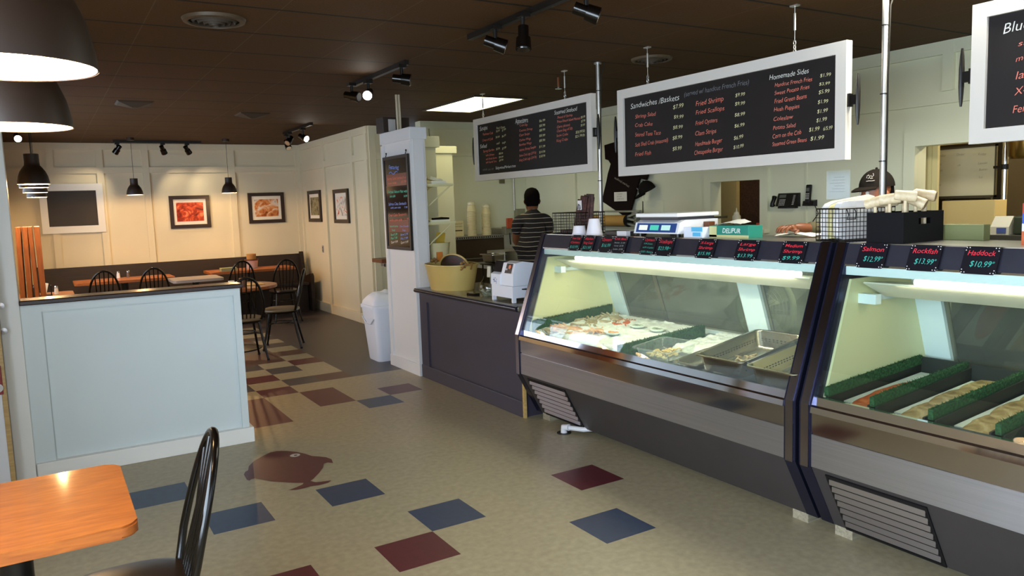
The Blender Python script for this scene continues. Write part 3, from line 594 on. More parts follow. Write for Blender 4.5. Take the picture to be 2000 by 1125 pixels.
def pail():
    x, y = 2.70, 12.05
    o = thing('metal_pail', 'metal pail with a brown paper roll on the right bench table', 'pail', (x, y, .75))
    mb = MB(); mb.lathe([(.001, 0), (.08, 0), (.095, .13), (.10, .135), (.092, .13), (.078, .005)], (x, y, .75), 28); mb.build('bucket', mat('pail_steel', '#cfcaca', .35, .5), o, True)
    mb = MB(); mb.lathe([(.096, .12), (.102, .124), (.102, .138), (.096, .142)], (x, y, .75), 28); mb.build('rim', mat('copper_rim', '#6b3a22', .3, .6), o, True)
    mb = MB(); mb.cyl((x, y, .86), (x, y, .97), .07, n=20); mb.build('paper_roll', mat('kraft_paper', '#a9793d', .8), o, 40)
pail()
mb = MB(); mb.bx(2.2, 2.42, 11.76, 11.9, .75, .80, .004); q = mb.build('napkin_box', mat('sage_box', '#8d9066', .6)); tag(q, 'pale green napkin box at the right bench table', 'box')
mb = MB(); mb.bx(1.98, 2.2, 9.2, 9.42, .75, .758); q = mb.build('menu_card', mat('cream_card', '#d9a95a', .5)); tag(q, 'orange-cream menu card on the rounded table', 'menu')
mb = MB(); mb.lathe([(.001, 0), (.035, 0), (.04, .1), (.036, .1), (.03, .01)], (1.93, 9.12, .75), 20); q = mb.build('drinking_cup', mat('brown_cup', '#6b4a38', .3), smooth=True); tag(q, 'brown cup on the rounded table', 'cup')
mb = MB(); mb.lathe([(.001, 0), (.03, 0), (.033, .09), (.03, .09), (.026, .01)], (1.78, 9.0, .75), 20); q = mb.build('drinking_cup', shk_w, smooth=True); tag(q, 'white cup on the rounded table', 'cup')

# upright tabletops leaning behind the half wall
pl_m = wood('leaning_board_wood', '#6e3a16', '#9a5c28', .5, 4, (10, 10, 1))
for k, (x, lean, w_) in enumerate([(-.165, .02, .035), (-.115, .015, .035), (-.062, -.01, .03), (-.018, -.005, .04)]):
    mb = MB(); mb.box((x, 7.5+.02*k, .775), (w_, .55, 1.53), (0, lean, 0), .003)
    q = mb.build('leaning_board', pl_m)
    tag(q, ['leftmost varnished board of the four leaning behind the half wall', 'second varnished board from the left behind the half wall', 'third varnished board from the left behind the half wall', 'rightmost varnished board of the four leaning behind the half wall'][k], 'board', 'varnished boards leaning behind the half wall')

# things by the left edge
mb = MB(); mb.lathe([(.001, 0), (.012, 0), (.012, .01), (.006, .012), (.006, .04), (.02, .055), (.02, .062), (.001, .064)], (0, 0, 0), 14)
mb.xf(Matrix.Translation((-.236, 5.46, 1.10)) @ Matrix.Rotation(R(90), 4, 'X')); h = mb.build('coat_hook', steel); tag(h, 'upper coat hook on the post at the left edge', 'hook', 'coat hooks on the left post')
c = h.copy(); COL.objects.link(c); c.location = (h.location.x+.002, h.location.y, h.location.z-.15); c['label'] = 'lower coat hook on the post at the left edge'
mb = MB(); mb.bx(-.36, -.274, 5.318, 5.329, .80, .95, .002); q = mb.build('notice', mat('orange_notice', '#e2541c', .5)); tag(q, 'orange notice on the white door at the left edge', 'sign')
mb = MB(); mb.bx(-.36, -.262, 5.318, 5.329, .59, .76, .002); q = mb.build('sticker', mat('red_sticker', '#7d1a1c', .4)); tag(q, 'dark red sticker below the orange notice on the door', 'sticker')
s = MB(); s.cyl((-.285, 5.318, .63), (-.285, 5.316, .63), .025, n=20); s.cyl((-.31, 5.318, .71), (-.31, 5.316, .71), .03, n=20); s.build('sticker_print', mat('sticker_pale', '#c7c3c3', .4), q)

# waste bin behind the partition
def bin_():
    o = thing('waste_bin', 'tall white swing-top waste bin beside the white partition', 'bin', (3.0, 7.63, 0))
    def rr(w_, d_, z, n=8):
        pts = []; r = .05
        for cx, cy, a in [(w_-r, d_-r, 0), (-w_+r, d_-r, 90), (-w_+r, -d_+r, 180), (w_-r, -d_+r, 270)]:
            for k in range(n): t = R(a+90*k/(n-1)); pts.append((3.0+cx+r*math.cos(t), 7.63+cy+r*math.sin(t), z))
        return pts
    mb = MB(); mb.loft([rr(.105, .15, 0), rr(.11, .155, .02), rr(.15, .205, .56)]); mb.build('body', mat('bin_white', '#dfe5f2', .4), o, 50)
    mb = MB(); mb.loft([rr(.158, .213, .555), rr(.16, .215, .585), rr(.15, .205, .595)]); mb.build('rim', mat('bin_white', '#dfe5f2', .4), o, 50)
    mb = MB(); mb.loft([rr(.15, .205, .59), rr(.14, .19, .63), rr(.10, .15, .68), rr(.06, .1, .715), rr(.052, .06, .72)]); l = mb.build('lid', mat('bin_white', '#dfe5f2', .4), o, 50)
    mb = MB(); mb.tube([(2.852, 7.47, .46), (2.85, 7.55, .40), (2.85, 7.7, .40), (2.852, 7.79, .46)], .006, 6); mb.build('grip_ridge', mat('bin_white', '#dfe5f2', .4), o, 60)
    mb = MB(); mb.loft([[(3.05+.05*math.cos(t)*k, 7.60+.08*math.sin(t)*k, .72+.03*(1-k)) for t in [2*math.pi*j/14 for j in range(14)]] for k in (1.3, 1.1, .7, .2)]); mb.build('liner_bag', mat('bag_white', '#e8ebf5', .3), o, True)
bin_()
mb = MB(); mb.bx(3.36, 3.62, 8.45, 8.75, .955, 1.0, .004); q = mb.build('wall_shelf', wood('shelf_wood', '#5a3016', '#7a4722', .4)); tag(q, 'small brown wooden ledge behind the white partition', 'shelf')
mb = MB(); mb.bx(3.46, 3.5, 8.48, 8.72, .9, .955); mb.bx(3.46, 3.8, 8.58, 8.62, .9, .93); mb.build('bracket', galv, q)
# ------------------------------------------------------------------ ceiling fixtures
def track_head(lab, x, y, z, aim, lit=False, power=0):
    o = thing('track_spotlight', lab, 'spotlight', (x, y, z), 'black ceiling track spotlights')
    a = Vector(aim).normalized(); p = Vector((x, y, z))
    mb = MB(); mb.cyl(p+Vector((0, 0, .03)), (x, y, CEIL-.045), .012, n=10); mb.bx(x-.03, x+.03, y-.03, y+.03, CEIL-.06, CEIL-.035); mb.build('stem', black_metal, o)
    mb = MB(); b = p-a*.065; f = p+a*.065
    mb.cyl(b, p+a*.01, .030, .030, 18); mb.cyl(p+a*.0, f, .040, .044, 18); mb.build('lamp_head', black_gloss, o, 40)
    mb = MB(); mb.cyl(f+a*.001, f+a*.004, .036, n=18)
    mb.build('lamp_face', emit('spot_face', (1, .93, .82), 40) if lit else chrome, o)
    if power:
        l = bpy.data.lights.new('track_beam', 'SPOT'); l.energy = power; l.color = (1, .80, .55); l.spot_size = R(72); l.spot_blend = .7; l.shadow_soft_size = .03
        q = bpy.data.objects.new('track_beam', l); COL.objects.link(q); q.parent = o; q.location = a*.08; q.rotation_euler = a.to_track_quat('-Z', 'Y').to_euler()
    return o
def track(lab, x0, y0, x1, y1):
    mb = MB(); d = Vector((x1-x0, y1-y0, 0)); c = Vector(((x0+x1)/2, (y0+y1)/2, CEIL-.017))
    if abs(d.x) > abs(d.y): mb.bx(x0, x1, y0-.018, y0+.018, CEIL-.035, CEIL)
    else: mb.bx(x0-.018, x0+.018, y0, y1, CEIL-.035, CEIL)
    q = mb.build('lighting_track', mat('track_dark', '#221d18', .35, .4)); tag(q, lab, 'track', 'ceiling lighting tracks')
track('lighting track at the top centre, above the walkway', 2.43, 3.08, 2.43, 4.42)
track_head('unlit spotlight at the far end of the top centre track', 2.37, 4.0, 2.53, (.75, -.5, -.35))
track_head('unlit downward spotlight in the middle of the top centre track', 2.36, 3.68, 2.5, (-.12, -.15, -1))
track_head('unlit spotlight at the near end of the top centre track', 2.41, 3.17, 2.53, (.7, -.5, -.35))
track('lighting track over the white partition end', 2.40, 5.34, 2.40, 6.45)
track_head('unlit spotlight beside the lit one on the partition track', 2.31, 6.27, 2.53, (.6, -.75, -.2))
track_head('lit spotlight glowing on the partition track', 2.39, 6.1, 2.53, (-.45, -.75, -.35), True)
track_head('unlit spotlight at the near end of the partition track', 2.36, 5.35, 2.53, (.8, -.55, -.15))
track('lighting track near the far corner pictures', 2.96, 9.5, 2.96, 10.75)
track_head('lit spotlight near the far corner pictures', 2.95, 9.85, 2.52, (.35, -.75, -.35), True)
track_head('unlit spotlight hanging lowest near the far corner', 2.98, 10.7, 2.50, (.1, -.5, -.7))
track_head('spotlight behind the lit one near the far corner', 2.93, 10.4, 2.53, (-.5, -.4, -.5), power=9)  # casts a beam although its lamp face does not glow
track('lighting track along the far wall', .98, 12.3, 2.15, 12.3)
track_head('spotlight at the left end of the far wall track', 1.03, 12.3, 2.54, (-.5, .5, -.75), power=9)
track_head('middle spotlight of the far wall track', 1.62, 12.3, 2.54, (.35, .5, -.75), power=9)
track_head('spotlight at the right end of the far wall track', 1.95, 12.3, 2.54, (.5, .5, -.75), power=9)
track_head('lit spotlight glowing behind the hanging pendants', -.13, 10.45, 2.53, (.1, -.9, -.35), True)
vent_m = mat('vent_brown', '#3a2e20', .7)
def round_vent(x, y, r, lab):
    o = thing('ceiling_vent', lab, 'vent', (x, y, CEIL), 'round ceiling vents')
    mb = MB(); mb.lathe([(r, 0), (r*.96, -.016), (r*.82, -.02), (r*.8, -.008)], (x, y, CEIL), 40); mb.build('rim', mat('vent_rim', '#4b3b28', .5), o, 50)
    mb = MB()
    for k in range(4): rr = r*(.72-.17*k); mb.lathe([(rr, -.005), (rr-.012, -.022-.006*k), (rr-.02, -.006)], (x, y, CEIL), 36)
    mb.build('louvre_rings', vent_m, o, 50)
    mb = MB(); mb.cyl((x, y, CEIL-.004), (x, y, CEIL), r*.8, n=32); mb.build('duct', mat('duct_dark', '#0f0c09', .8), o)
round_vent(.925, 4.62, .17, 'round brown ceiling vent at the top left')
round_vent(4.13, 4.62, .16, 'round dark ceiling vent above the right-hand large menu board')
def cone_vent(x, y, lab):
    mb = MB(); s = .16; mb.loft([[(x-s, y-s, CEIL), (x+s, y-s, CEIL), (x+s, y+s, CEIL), (x-s, y+s, CEIL)], [(x-s*.9, y-s*.9, CEIL-.012), (x+s*.9, y-s*.9, CEIL-.012), (x+s*.9, y+s*.9, CEIL-.012), (x-s*.9, y+s*.9, CEIL-.012)], [(x-.02, y-.02, CEIL-.05), (x+.02, y-.02, CEIL-.05), (x+.02, y+.02, CEIL-.05), (x-.02, y+.02, CEIL-.05)]])
    q = mb.build('ceiling_speaker_vent', vent_m); tag(q, lab, 'vent', 'square dining ceiling vents')
cone_vent(.87, 8.25, 'square dining ceiling vent farther from the track lights'); cone_vent(2.1, 8.85, 'square dining ceiling vent near the far corner track')

# ------------------------------------------------------------------ order counter
navy = mat('dark_counter_paint', '#3a3642', .38, noise_s=3, noise_a=.06)
def counter():
    o = thing('order_counter', 'dark painted order counter between the white partition and the glass case', 'counter', (3.25, 5.7, 0))
    mb = MB(); mb.bx(2.985, 3.6, 4.79, 6.57, 0, .80); mb.build('cabinet', navy, o)
    mb = MB(); mb.bx(2.97, 2.985, 6.42, 6.57, .02, .80); mb.bx(2.97, 2.985, 4.79, 6.42, .72, .80); mb.bx(2.962, 2.985, 4.79, 6.57, 0, .12, .003); mb.build('front_trim', navy, o)
    mb = MB(); mb.bx(2.945, 3.64, 4.785, 6.595, .80, .842, .012, 3); mb.build('countertop', mat('worn_counter_top', '#6b6350', .18, 0, .5, noise_s=5, noise_a=.15), o, 40)
    mb = MB(); mb.tube([(2.945, 4.79, .821), (2.945, 6.595, .821)], .021, 12); mb.build('edge_moulding', mat('dark_edge', '#2e2a33', .2, .2), o, 50)
    mb = MB(); mb.bx(2.965, 2.985, 4.765, 4.79, 0, .5); mb.build('end_strip', wood('raw_wood', '#a98a4c', '#c5a668', .6), o, label='bare yellow wood edge strip')
counter()
CT = .842
def tub():
    x, y = 3.175, 6.29
    o = thing('oval_tub', 'large oval cream metal tub on the order counter', 'tub', (x, y, CT)); HT = .225
    def ring(z):
        z *= HT/.285; k = 1+.22*z/HT; rib = 0
        return [(x+(.18*k+rib)*math.cos(t), y+(.255*k+rib)*math.sin(t), CT+z) for t in [2*math.pi*j/120 for j in range(120)]]
    rs = []
    for z in [0, .015, .045, .055, .065, .075]: rs.append(ring(z))
    for z in [.08, .195]:
        r = ring(z); rs.append([(x+(p[0]-x)*(1+(.006 if j % 2 else -.004)), y+(p[1]-y)*(1+(.006 if j % 2 else -.004)), p[2]) for j, p in enumerate(r)])
    for z in [.2, .21, .22, .23, .28, .285]: rs.append(ring(z))
    inner = [[(x+(p[0]-x)*.95, y+(p[1]-y)*.95, p[2]) for p in ring(z)] for z in (.284, .02)]
    mb = MB(); mb.loft(rs+inner, cap=True); mb.build('tub_wall', mat('cream_enamel', '#c9b069', .38, .1, noise_s=3, noise_a=.06), o, 45)
    mb = MB(); mb.tube([(x+.222*math.cos(t), y+.314*math.sin(t), CT+HT) for t in [2*math.pi*j/60 for j in range(60)]], .006, 6, True); mb.build('rolled_rim', mat('cream_enamel', '#c9b069', .38), o, 60)
    for s in (-1, 1):
        mb = MB(); mb.tube([(x-.06, y+s*.30, CT+.19), (x-.05, y+s*.345, CT+.23), (x+.03, y+s*.345, CT+.24), (x+.04, y+s*.30, CT+.19)], .008, 6); mb.build('handle', mat('rope_brown', '#8f6a36', .7), o, 60)
        mb = MB()
        for k in range(5): a = k*1.3; mb.ball((x-.03+.024*math.cos(a), y+s*.30, CT+.235+.024*math.sin(a)), (.015, .01, .014), 8)
        mb.build('rope_knot', mat('rope_brown', '#8f6a36', .7), o, True)
    # dark oval board standing in the tub with faded red words
    b = thing('tub_board', 'dark oval blackboard with faded red writing standing in the tub', 'blackboard', (x+.02, y, CT+.1))
    mb = MB(); pts = [(x+.03, y+.29*math.cos(t), CT+.195+.115*math.sin(t)) for t in [math.pi*j/40 for j in range(41)]]; mb.prism(pts, (.012, 0, 0)); mb.build('slate', mat('tub_slate', '#25100f', .4, noise_s=8, noise_a=.2), b)
    mb = MB(); mb.tube(pts, .008, 6); mb.build('rim_hoop', mat('cream_enamel', '#c9b069', .38), b, 60)
    mb = MB()
    for t_, zz, yy in [('Tasting', .318, .06), ('Sampler', .29, .06)]: write(mb, t_, (x+.028, y+yy, CT+zz-.05), (0, -1, 0), (0, 0, 1), .018, .14)
    mb.build('lettering', mat('faded_red_chalk', '#7a2430', .6), b)
tub()
def register():
    y0, y1 = 4.97, 5.29; x0 = 3.02
    o = thing('card_printer', 'white receipt and card machine on the order counter', 'machine', (3.2, 5.13, CT))
    wm = mat('machine_white', '#e4e6ee', .4)
    mb = MB(); mb.prism([(x0, y0, CT+.035), (x0+.34, y0, CT+.035), (x0+.34, y0, CT+.125), (x0, y0, CT+.125)], (0, y1-y0, 0))
    for yy in (y0, y1-.02): mb.bx(x0, x0+.03, yy, yy+.02, CT, CT+.035); mb.bx(x0+.3, x0+.33, yy, yy+.02, CT, CT+.035)
    mb.build('base_box', wm, o)
    prof = [(x0+.005, .127), (x0+.01, .22), (x0+.035, .30), (x0+.10, .312), (x0+.20, .295), (x0+.28, .25), (x0+.33, .18), (x0+.34, .127)]
    mb = MB(); mb.prism([(a, y0+.003, CT+z) for a, z in prof], (0, .175, 0)); mb.build('printer_body', wm, o)
    prof2 = [(x0-.006, .127), (x0-.004, .21), (x0+.03, .225), (x0+.30, .225), (x0+.33, .127)]
    mb = MB(); mb.prism([(a, y0+.178, CT+z) for a, z in prof2], (0, y1-y0-.18, 0)); mb.build('side_body', wm, o)
    mb = MB(); mb.prism([(x0+.012, y0+.18, CT+.226), (x0+.045, y0+.18, CT+.31), (x0+.08, y0+.18, CT+.312), (x0+.09, y0+.18, CT+.226)], (0, .13, 0)); mb.build('screen', mat('machine_black', '#17161a', .2), o)
    mb = MB(); d = Vector((.025, 0, .08)).normalized(); n = Vector((-d.z, 0, d.x))
    P = Vector((x0+.0115, 0, CT+.222)); q = [P+d*.0+n*.003, P+d*.078+n*.003]
    mb.poly([(q[0].x, y0+.03, q[0].z), (q[0].x, y0+.13, q[0].z), (q[1].x, y0+.12, q[1].z), (q[1].x, y0+.03, q[1].z)]); lab = mb.build('label_panel', mat('label_black', '#191012', .3), o)
    mb = MB()
    for u, v in [(.03, .018), (.03, .042)]:
        a = P+d*u+n*.005; mb.box((a.x, y0+.105, a.z), (.002, .03, .014), (0, R(17), 0))
    mb.build('label_print', mat('label_white', '#e8dcdc', .5), lab)
    mb = MB(); a = P+d*.05+n*.004; mb.cyl((a.x, y0+.065, a.z), (a.x-.003, y0+.065, a.z+.001), .017, n=18); mb.build('label_circle', mat('label_orange', '#e2794f', .5), lab)
    mb = MB()
    for k in range(14): a = random.random()*6.28; r = .025*math.sqrt(random.random()); mb.bx(x0-.0075, x0-.0055, y0+.25+r*math.cos(a)*1.3, y0+.256+r*math.cos(a)*1.3+.004, CT+.155+r*math.sin(a), CT+.161+r*math.sin(a))
    mb.build('printed_mark', mat('blue_grey_ink', '#8d94b4', .6), o)
    mb = MB(); mb.tube([(x0+.08, y0-.004, CT+.10), (x0+.14, y0-.03, CT+.10), (x0+.19, y0-.035, CT+.10)], [.004, .008, .012], 8); mb.build('plug_cord', black_metal, o, 60)
register()
def jar():
    x, y = 3.12, 5.52
    o = thing('glass_jar', 'round clear glass jar beside the white machine', 'jar', (x, y, CT))
    mb = MB(); mb.lathe([(.001, .004), (.05, .003), (.072, .03), (.078, .07), (.065, .115), (.04, .145), (.035, .16), (.04, .165)], (x, y, CT), 28); mb.build('glass_body', glass('jar_glass', (.86, .9, .86), 1.0), o, True)
    mb = MB()
    for k in range(16): a = random.random()*6.28; r = .05*math.sqrt(random.random()); mb.box((x+r*math.cos(a), y+r*math.sin(a), CT+.012+.03*random.random()), (.03, .05, .002), (random.random(), random.random(), random.random()*3))
    q = mb.build('banknotes', mat('note_green', '#b5b3a0', .7), o); q['kind'] = 'stuff'
    mb = MB(); mb.box((x+.01, y+.0, CT+.2), (.004, .04, .09), (0, .1, .2)); mb.build('price_card', mat('grey_card', '#c8c4b0', .7), o)
jar()
mb = MB(); mb.box((3.04, 5.64, CT+.011), (.06, .10, .022), (0, 0, .3), .004); q = mb.build('stapler', black_gloss); tag(q, 'small black stapler with a chrome end on the counter edge', 'stapler')
mb = MB(); mb.box((3.035, 5.69, CT+.024), (.05, .035, .006), (0, 0, .3)); mb.build('chrome_end', chrome, q)

# ------------------------------------------------------------------ refrigerated glass cases
case_steel = mat('case_steel', '#b6b8c2', .34, 1, noise_s=3, noise_a=.06, aniso=(1, .4, 60))
case_dark = mat('case_dark_steel', '#34364e', .25, .8, noise_s=4, noise_a=.1)
case_band = mat('case_band_navy', '#3a3944', .42, .5, noise_s=9, noise_a=.12)
kick_m = mat('kick_paint', '#4f4a4a', .42, .5, noise_s=5, noise_a=.06)
liner = mat('case_liner_cream', '#d8d6a6', .4); liner_w = mat('case_liner_white', '#d5e3e4', .35)
cglass = glass('case_glass', (.93, .97, .95), 1.0, 0, .06)
rear_glass = glass('rear_door_glass', (.62, .68, .58), 1, 0, .10)
PROF = [(2.89, .365), (2.89, .65), (3.145, 1.366), (3.56, 1.366), (3.665, 1.21), (3.80, .80), (3.80, .05), (3.06, .05)]
gx = lambda z: 2.905+(z-.655)*(.255/.716)      # glass plane
def case(name, lab, y0, y1, power, cglass):
    o = thing(name, lab, 'display case', (3.35, (y0+y1)/2, 0), 'refrigerated seafood display cases')
    E = .065
    for ya, yb in ((y0, y0+E), (y1-E, y1)):
        mb = MB(); mb.prism([(x, ya, z) for x, z in PROF], (0, yb-ya, 0)); e = mb.build('end_frame', case_dark, o)
        mb = MB(); s = .012; yy = ya if ya == y0 else yb
        mb.prism([(2.884, ya+.012, .36), (2.884, ya+.012, .65), (3.14, ya+.012, 1.37), (3.15, ya+.012, 1.37), (2.894, ya+.012, .65), (2.894, ya+.012, .36)], (0, yb-ya-.024, 0)); mb.build('edge_trim', mat('trim_chrome', '#8d8891', .18, 1), e)
    a, b = y0+E, y1-E
    # inner liners
    mb = MB(); L = [(2.97, .67), (3.15, 1.2), (3.62, 1.2), (3.775, .72), (3.775, .6), (2.97, .6)]
    for yy in (a, b-.012): mb.prism([(x, yy, z) for x, z in L], (0, .012, 0))
    mb.build('liner_side', liner, o)
    mb = MB(); mb.prism([(2.93, a, .60), (3.79, a, .66), (3.79, a, .685), (2.93, a, .625)], (0, b-a, 0)); mb.build('bed_tray', mat('bed_metal', '#7f8c93', .35, .7, noise_s=5, noise_a=.1), o)
    # front: lower panels, ledge, kick panel, grille
    mb = MB(); mb.bx(2.892, 2.93, a, b, .525, .628); mb.bx(2.896, 2.93, a, b, .515, .525); mb.build('upper_panel', mat('case_mirror_steel', '#a8a4a6', .09, 1), o)
    mb = MB(); mb.bx(2.892, 2.93, a, b, .365, .515); mb.build('lower_panel', case_steel, o)
    mb = MB(); mb.prism([(2.916, a, .684), (2.908, a, .647), (2.885, a, .644), (2.880, a, .617), (2.93, a, .617), (2.94, a, .684)], (0, b-a, 0)); mb.build('front_ledge', mat('ledge_chrome', '#dcdce6', .07, 1), o)
    kp = [(2.893, .365), (3.062, .05), (3.8, .05), (3.8, .60), (2.93, .60), (2.93, .365)]
    mb = MB(); mb.prism([(x, a, z) for x, z in kp], (0, b-a, 0)); mb.build('base_cabinet', kick_m, o)
    gd = Vector((.169, 0, -.315)).normalized(); gn = Vector((-.315, 0, -.169)).normalized(); g0 = Vector((2.9085, 0, .336)); ya, yb = y1-.145-.44, y1-.145
    mb = MB(); gl = .31
    for q in ((ya-.012, ya), (yb, yb+.012)):
        p = [g0, g0+gd*gl]; mb.prism([Vector(((v+gn*k).x, q[0], (v+gn*k).z)) for v, k in ((p[0], -.004), (p[1], -.004), (p[1], .006), (p[0], .006))], (0, q[1]-q[0], 0))
    for t_ in (-.012, gl): mb.prism([Vector(((g0+gd*t+gn*k).x, ya-.012, (g0+gd*t+gn*k).z)) for t, k in ((t_, -.004), (t_+.012, -.004), (t_+.012, .006), (t_, .006))], (0, yb-ya+.024, 0))
    gr = mb.build('grille_frame', mat('grille_dark', '#1c1b1e', .4, .5), o)
    mb = MB(); mb.prism([Vector(((g0+gd*t+gn*k).x, ya, (g0+gd*t+gn*k).z)) for t, k in ((0, .001), (gl, .001), (gl, .003), (0, .003))], (0, yb-ya, 0)); mb.build('grille_back', mat('grille_black', '#0c0c0e', .6), gr)
    for k in range(7):
        t0 = .012+k*.0425; A = g0+gd*t0+gn*.004; B = g0+gd*(t0+.022)+gn*.015; C_ = g0+gd*(t0+.024)+gn*.002
        mb = MB(); mb.prism([Vector((v.x, ya, v.z)) for v in (A, B, C_)], (0, yb-ya, 0)); mb.build('louvre_slat', mat('slat_steel', '#c4c2d0', .28, 1), gr)
    # glass, top band, top
    mb = MB(); z0, z1 = .682, 1.275; mb.prism([(gx(z0), a, z0), (gx(z1), a, z1), (gx(z1)+.005, a, z1), (gx(z0)+.005, a, z0)], (0, b-a, 0)); mb.build('front_glass', cglass, o)
    mb = MB(); mb.prism([(3.108, a, 1.272), (3.142, a, 1.362), (3.165, a, 1.362), (3.165, a, 1.272)], (0, b-a, 0)); mb.build('top_band', case_band, o)
    mb = MB(); mb.bx(3.112, 3.16, a, b, 1.262, 1.274, .002); mb.build('band_lip', chrome, o)
    mb = MB(); mb.bx(3.15, 3.56, a, b, 1.34, 1.366); mb.build('top_shelf', mat('top_steel', '#b5b1a6', .3, 1, noise_s=4, noise_a=.06), o)
    mb = MB(); mb.bx(3.155, 3.60, a, b, 1.225, 1.34); mb.build('canopy_liner', liner_w, o)
    mb = MB(); mb.bx(3.125, 3.155, a, b, 1.222, 1.272); mb.build('front_fascia', liner_w, o)
    # lamp under the canopy
    mb = MB(); mb.prism([(3.193, a+.10, 1.180), (3.20, a+.10, 1.186), (3.42, a+.10, 1.17), (3.42, a+.10, 1.10), (3.36, a+.10, 1.105)], (0, b-a-.14, 0)); mb.build('lamp_reflector', mat('reflector_white', '#e7e4cf', .35), o)
    mb = MB(); mb.cyl((3.205, a+.16, 1.200), (3.205, b-.28, 1.200), .013, n=12); mb.build('lamp_tube', emit('case_tube', (1, .96, .80), 6), o)
    l = area('case_light', (3.20, (a+b)/2, 1.18), (3.38, (a+b)/2, .6), b-a-.4, .04, power, (1, .93, .70)); l.parent = o
    d = Vector((.2, 0, -.6)).normalized(); l.location = Vector((3.185, (a+b)/2, 1.175))-Vector(o.location)
    yv = Vector((0, 1, 0)); zv = -d; xv = yv.cross(zv); l.rotation_euler = Matrix((xv, yv, zv)).transposed().to_euler()
    l.data.size = .04; l.data.size_y = b-a-.4
    mb = MB(); mb.bx(3.20, 3.24, b-.1, b-.012, 1.085, 1.13); mb.bx(3.24, 3.46, b-.04, b-.012, 1.09, 1.115); mb.build('light_bracket', liner_w, o)
    # rear sliding doors and posts
    rx = lambda z: 3.775-(z-.74)*.345
    def slab(mb, ya, yb, z0, z1, d0, d1): mb.prism([(rx(z0)+d0, ya, z0), (rx(z1)+d0, ya, z1), (rx(z1)+d1, ya, z1), (rx(z0)+d1, ya, z0)], (0, yb-ya, 0))
    mb = MB(); slab(mb, b-.14, b-.012, .69, 1.24, -.012, .02); slab(mb, (a+b)/2-.34, (a+b)/2-.18, .69, 1.24, -.012, .02); slab(mb, a+.012, a+.06, .69, 1.24, -.012, .02); slab(mb, a, b, .66, .71, -.01, .02); mb.build('rear_post', liner_w, o)
    segs = [(b-.14, b-.56), (b-.56, (a+b)/2-.18), ((a+b)/2-.34, (a+b)/2-.84), ((a+b)/2-.84, a+.06)]
    fm = mat('door_aluminium', '#8f8f80', .35, .8)
    for k, (ya, yb) in enumerate(segs):
        ya, yb = yb, ya; d = .004 if k % 2 else .012
        mb = MB(); slab(mb, ya, yb, .71, .725, d, d+.01); slab(mb, ya, yb, 1.215, 1.235, d, d+.01); slab(mb, ya, ya+.022, .725, 1.215, d, d+.01); slab(mb, yb-.022, yb, .725, 1.215, d, d+.01); f = mb.build('sliding_door', fm, o)
        mb = MB(); slab(mb, ya+.022, yb-.022, .725, 1.215, d+.003, d+.006); mb.build('door_glass', rear_glass, f)
    for yy in (a+.0, b-.09):
        mb = MB(); mb.bx(3.07, 3.16, yy, yy+.09, 0, .05); mb.build('foot_block', wood('block_wood', '#7d7564', '#a39a80', .7), o)
    return o
case1 = case('display_case', 'left refrigerated seafood case with crabs and steel pans', 2.29, 4.745, 7, cglass)
case2 = case('display_case', 'right refrigerated seafood case with fish fillets in trays', -.20, 2.27, 2.4, glass('case_glass_clear', (.93, .97, .95), 1.0, 0, .006))
mb = MB(); mb.tube([(3.16, 4.08, .05), (3.05, 4.15, .045), (3.0, 4.27, .04)], .017, 10); mb.tube([(3.0, 4.25, .045), (2.985, 4.29, .04), (2.985, 4.29, .004)], .024, 10)
q = mb.build('drain_pipe', mat('pvc_white', '#d6d6d8', .35), smooth=True); tag(q, 'white plastic drain pipe on the floor under the left case', 'pipe')
mb = MB(); mb.cyl((2.985, 4.29, 0), (2.985, 4.29, .004), .05, n=24); mb.build('floor_drain', mat('drain_dark', '#2d2926', .5), q)

# contents of the left case
bedz = lambda x: .627+(x-2.93)*.0698
ice_m = ramp_mat('crushed_ice', [(.3, '#c8d2cf'), (.5, '#e6ebe4'), (.7, '#f6f6ee')], 60, .3, 6, .3, spec=.5)
def ice(lab, x0, x1, y0, y1, h):
    mb = MB(); bm = mb.bm; nx, ny = 46, int(46*(y1-y0)/(x1-x0)); V = []
    for i in range(nx+1):
        row = []
        for j in range(ny+1):
            x = x0+(x1-x0)*i/nx; y = y0+(y1-y0)*j/ny; ed = min(1, min(i, nx-i, j, ny-j)/3)
            z = bedz(x)+h*(.25+.75*ed)+.012*noise.noise((x*22, y*22, 0))+.006*noise.noise((x*70, y*70, 3))
            row.append(bm.verts.new((x, y, z)))
        V.append(row)
    for i in range(nx):
        for j in range(ny): bm.faces.new((V[i][j], V[i+1][j], V[i+1][j+1], V[i][j+1]))
    q = mb.build('crushed_ice', ice_m, smooth=True); tag(q, lab, 'ice', kind='stuff')
ice('bed of crushed ice under the crabs in the left case', 2.955, 3.74, 3.66, 4.655, .055)
ice('smaller patch of crushed ice behind the pans in the left case', 3.25, 3.74, 3.02, 3.52, .05)
grass_m = ramp_mat('green_grass_trim', [(.3, '#0d2a14'), (.5, '#1f4a26'), (.7, '#37683a')], 90, .8, 3, .3)
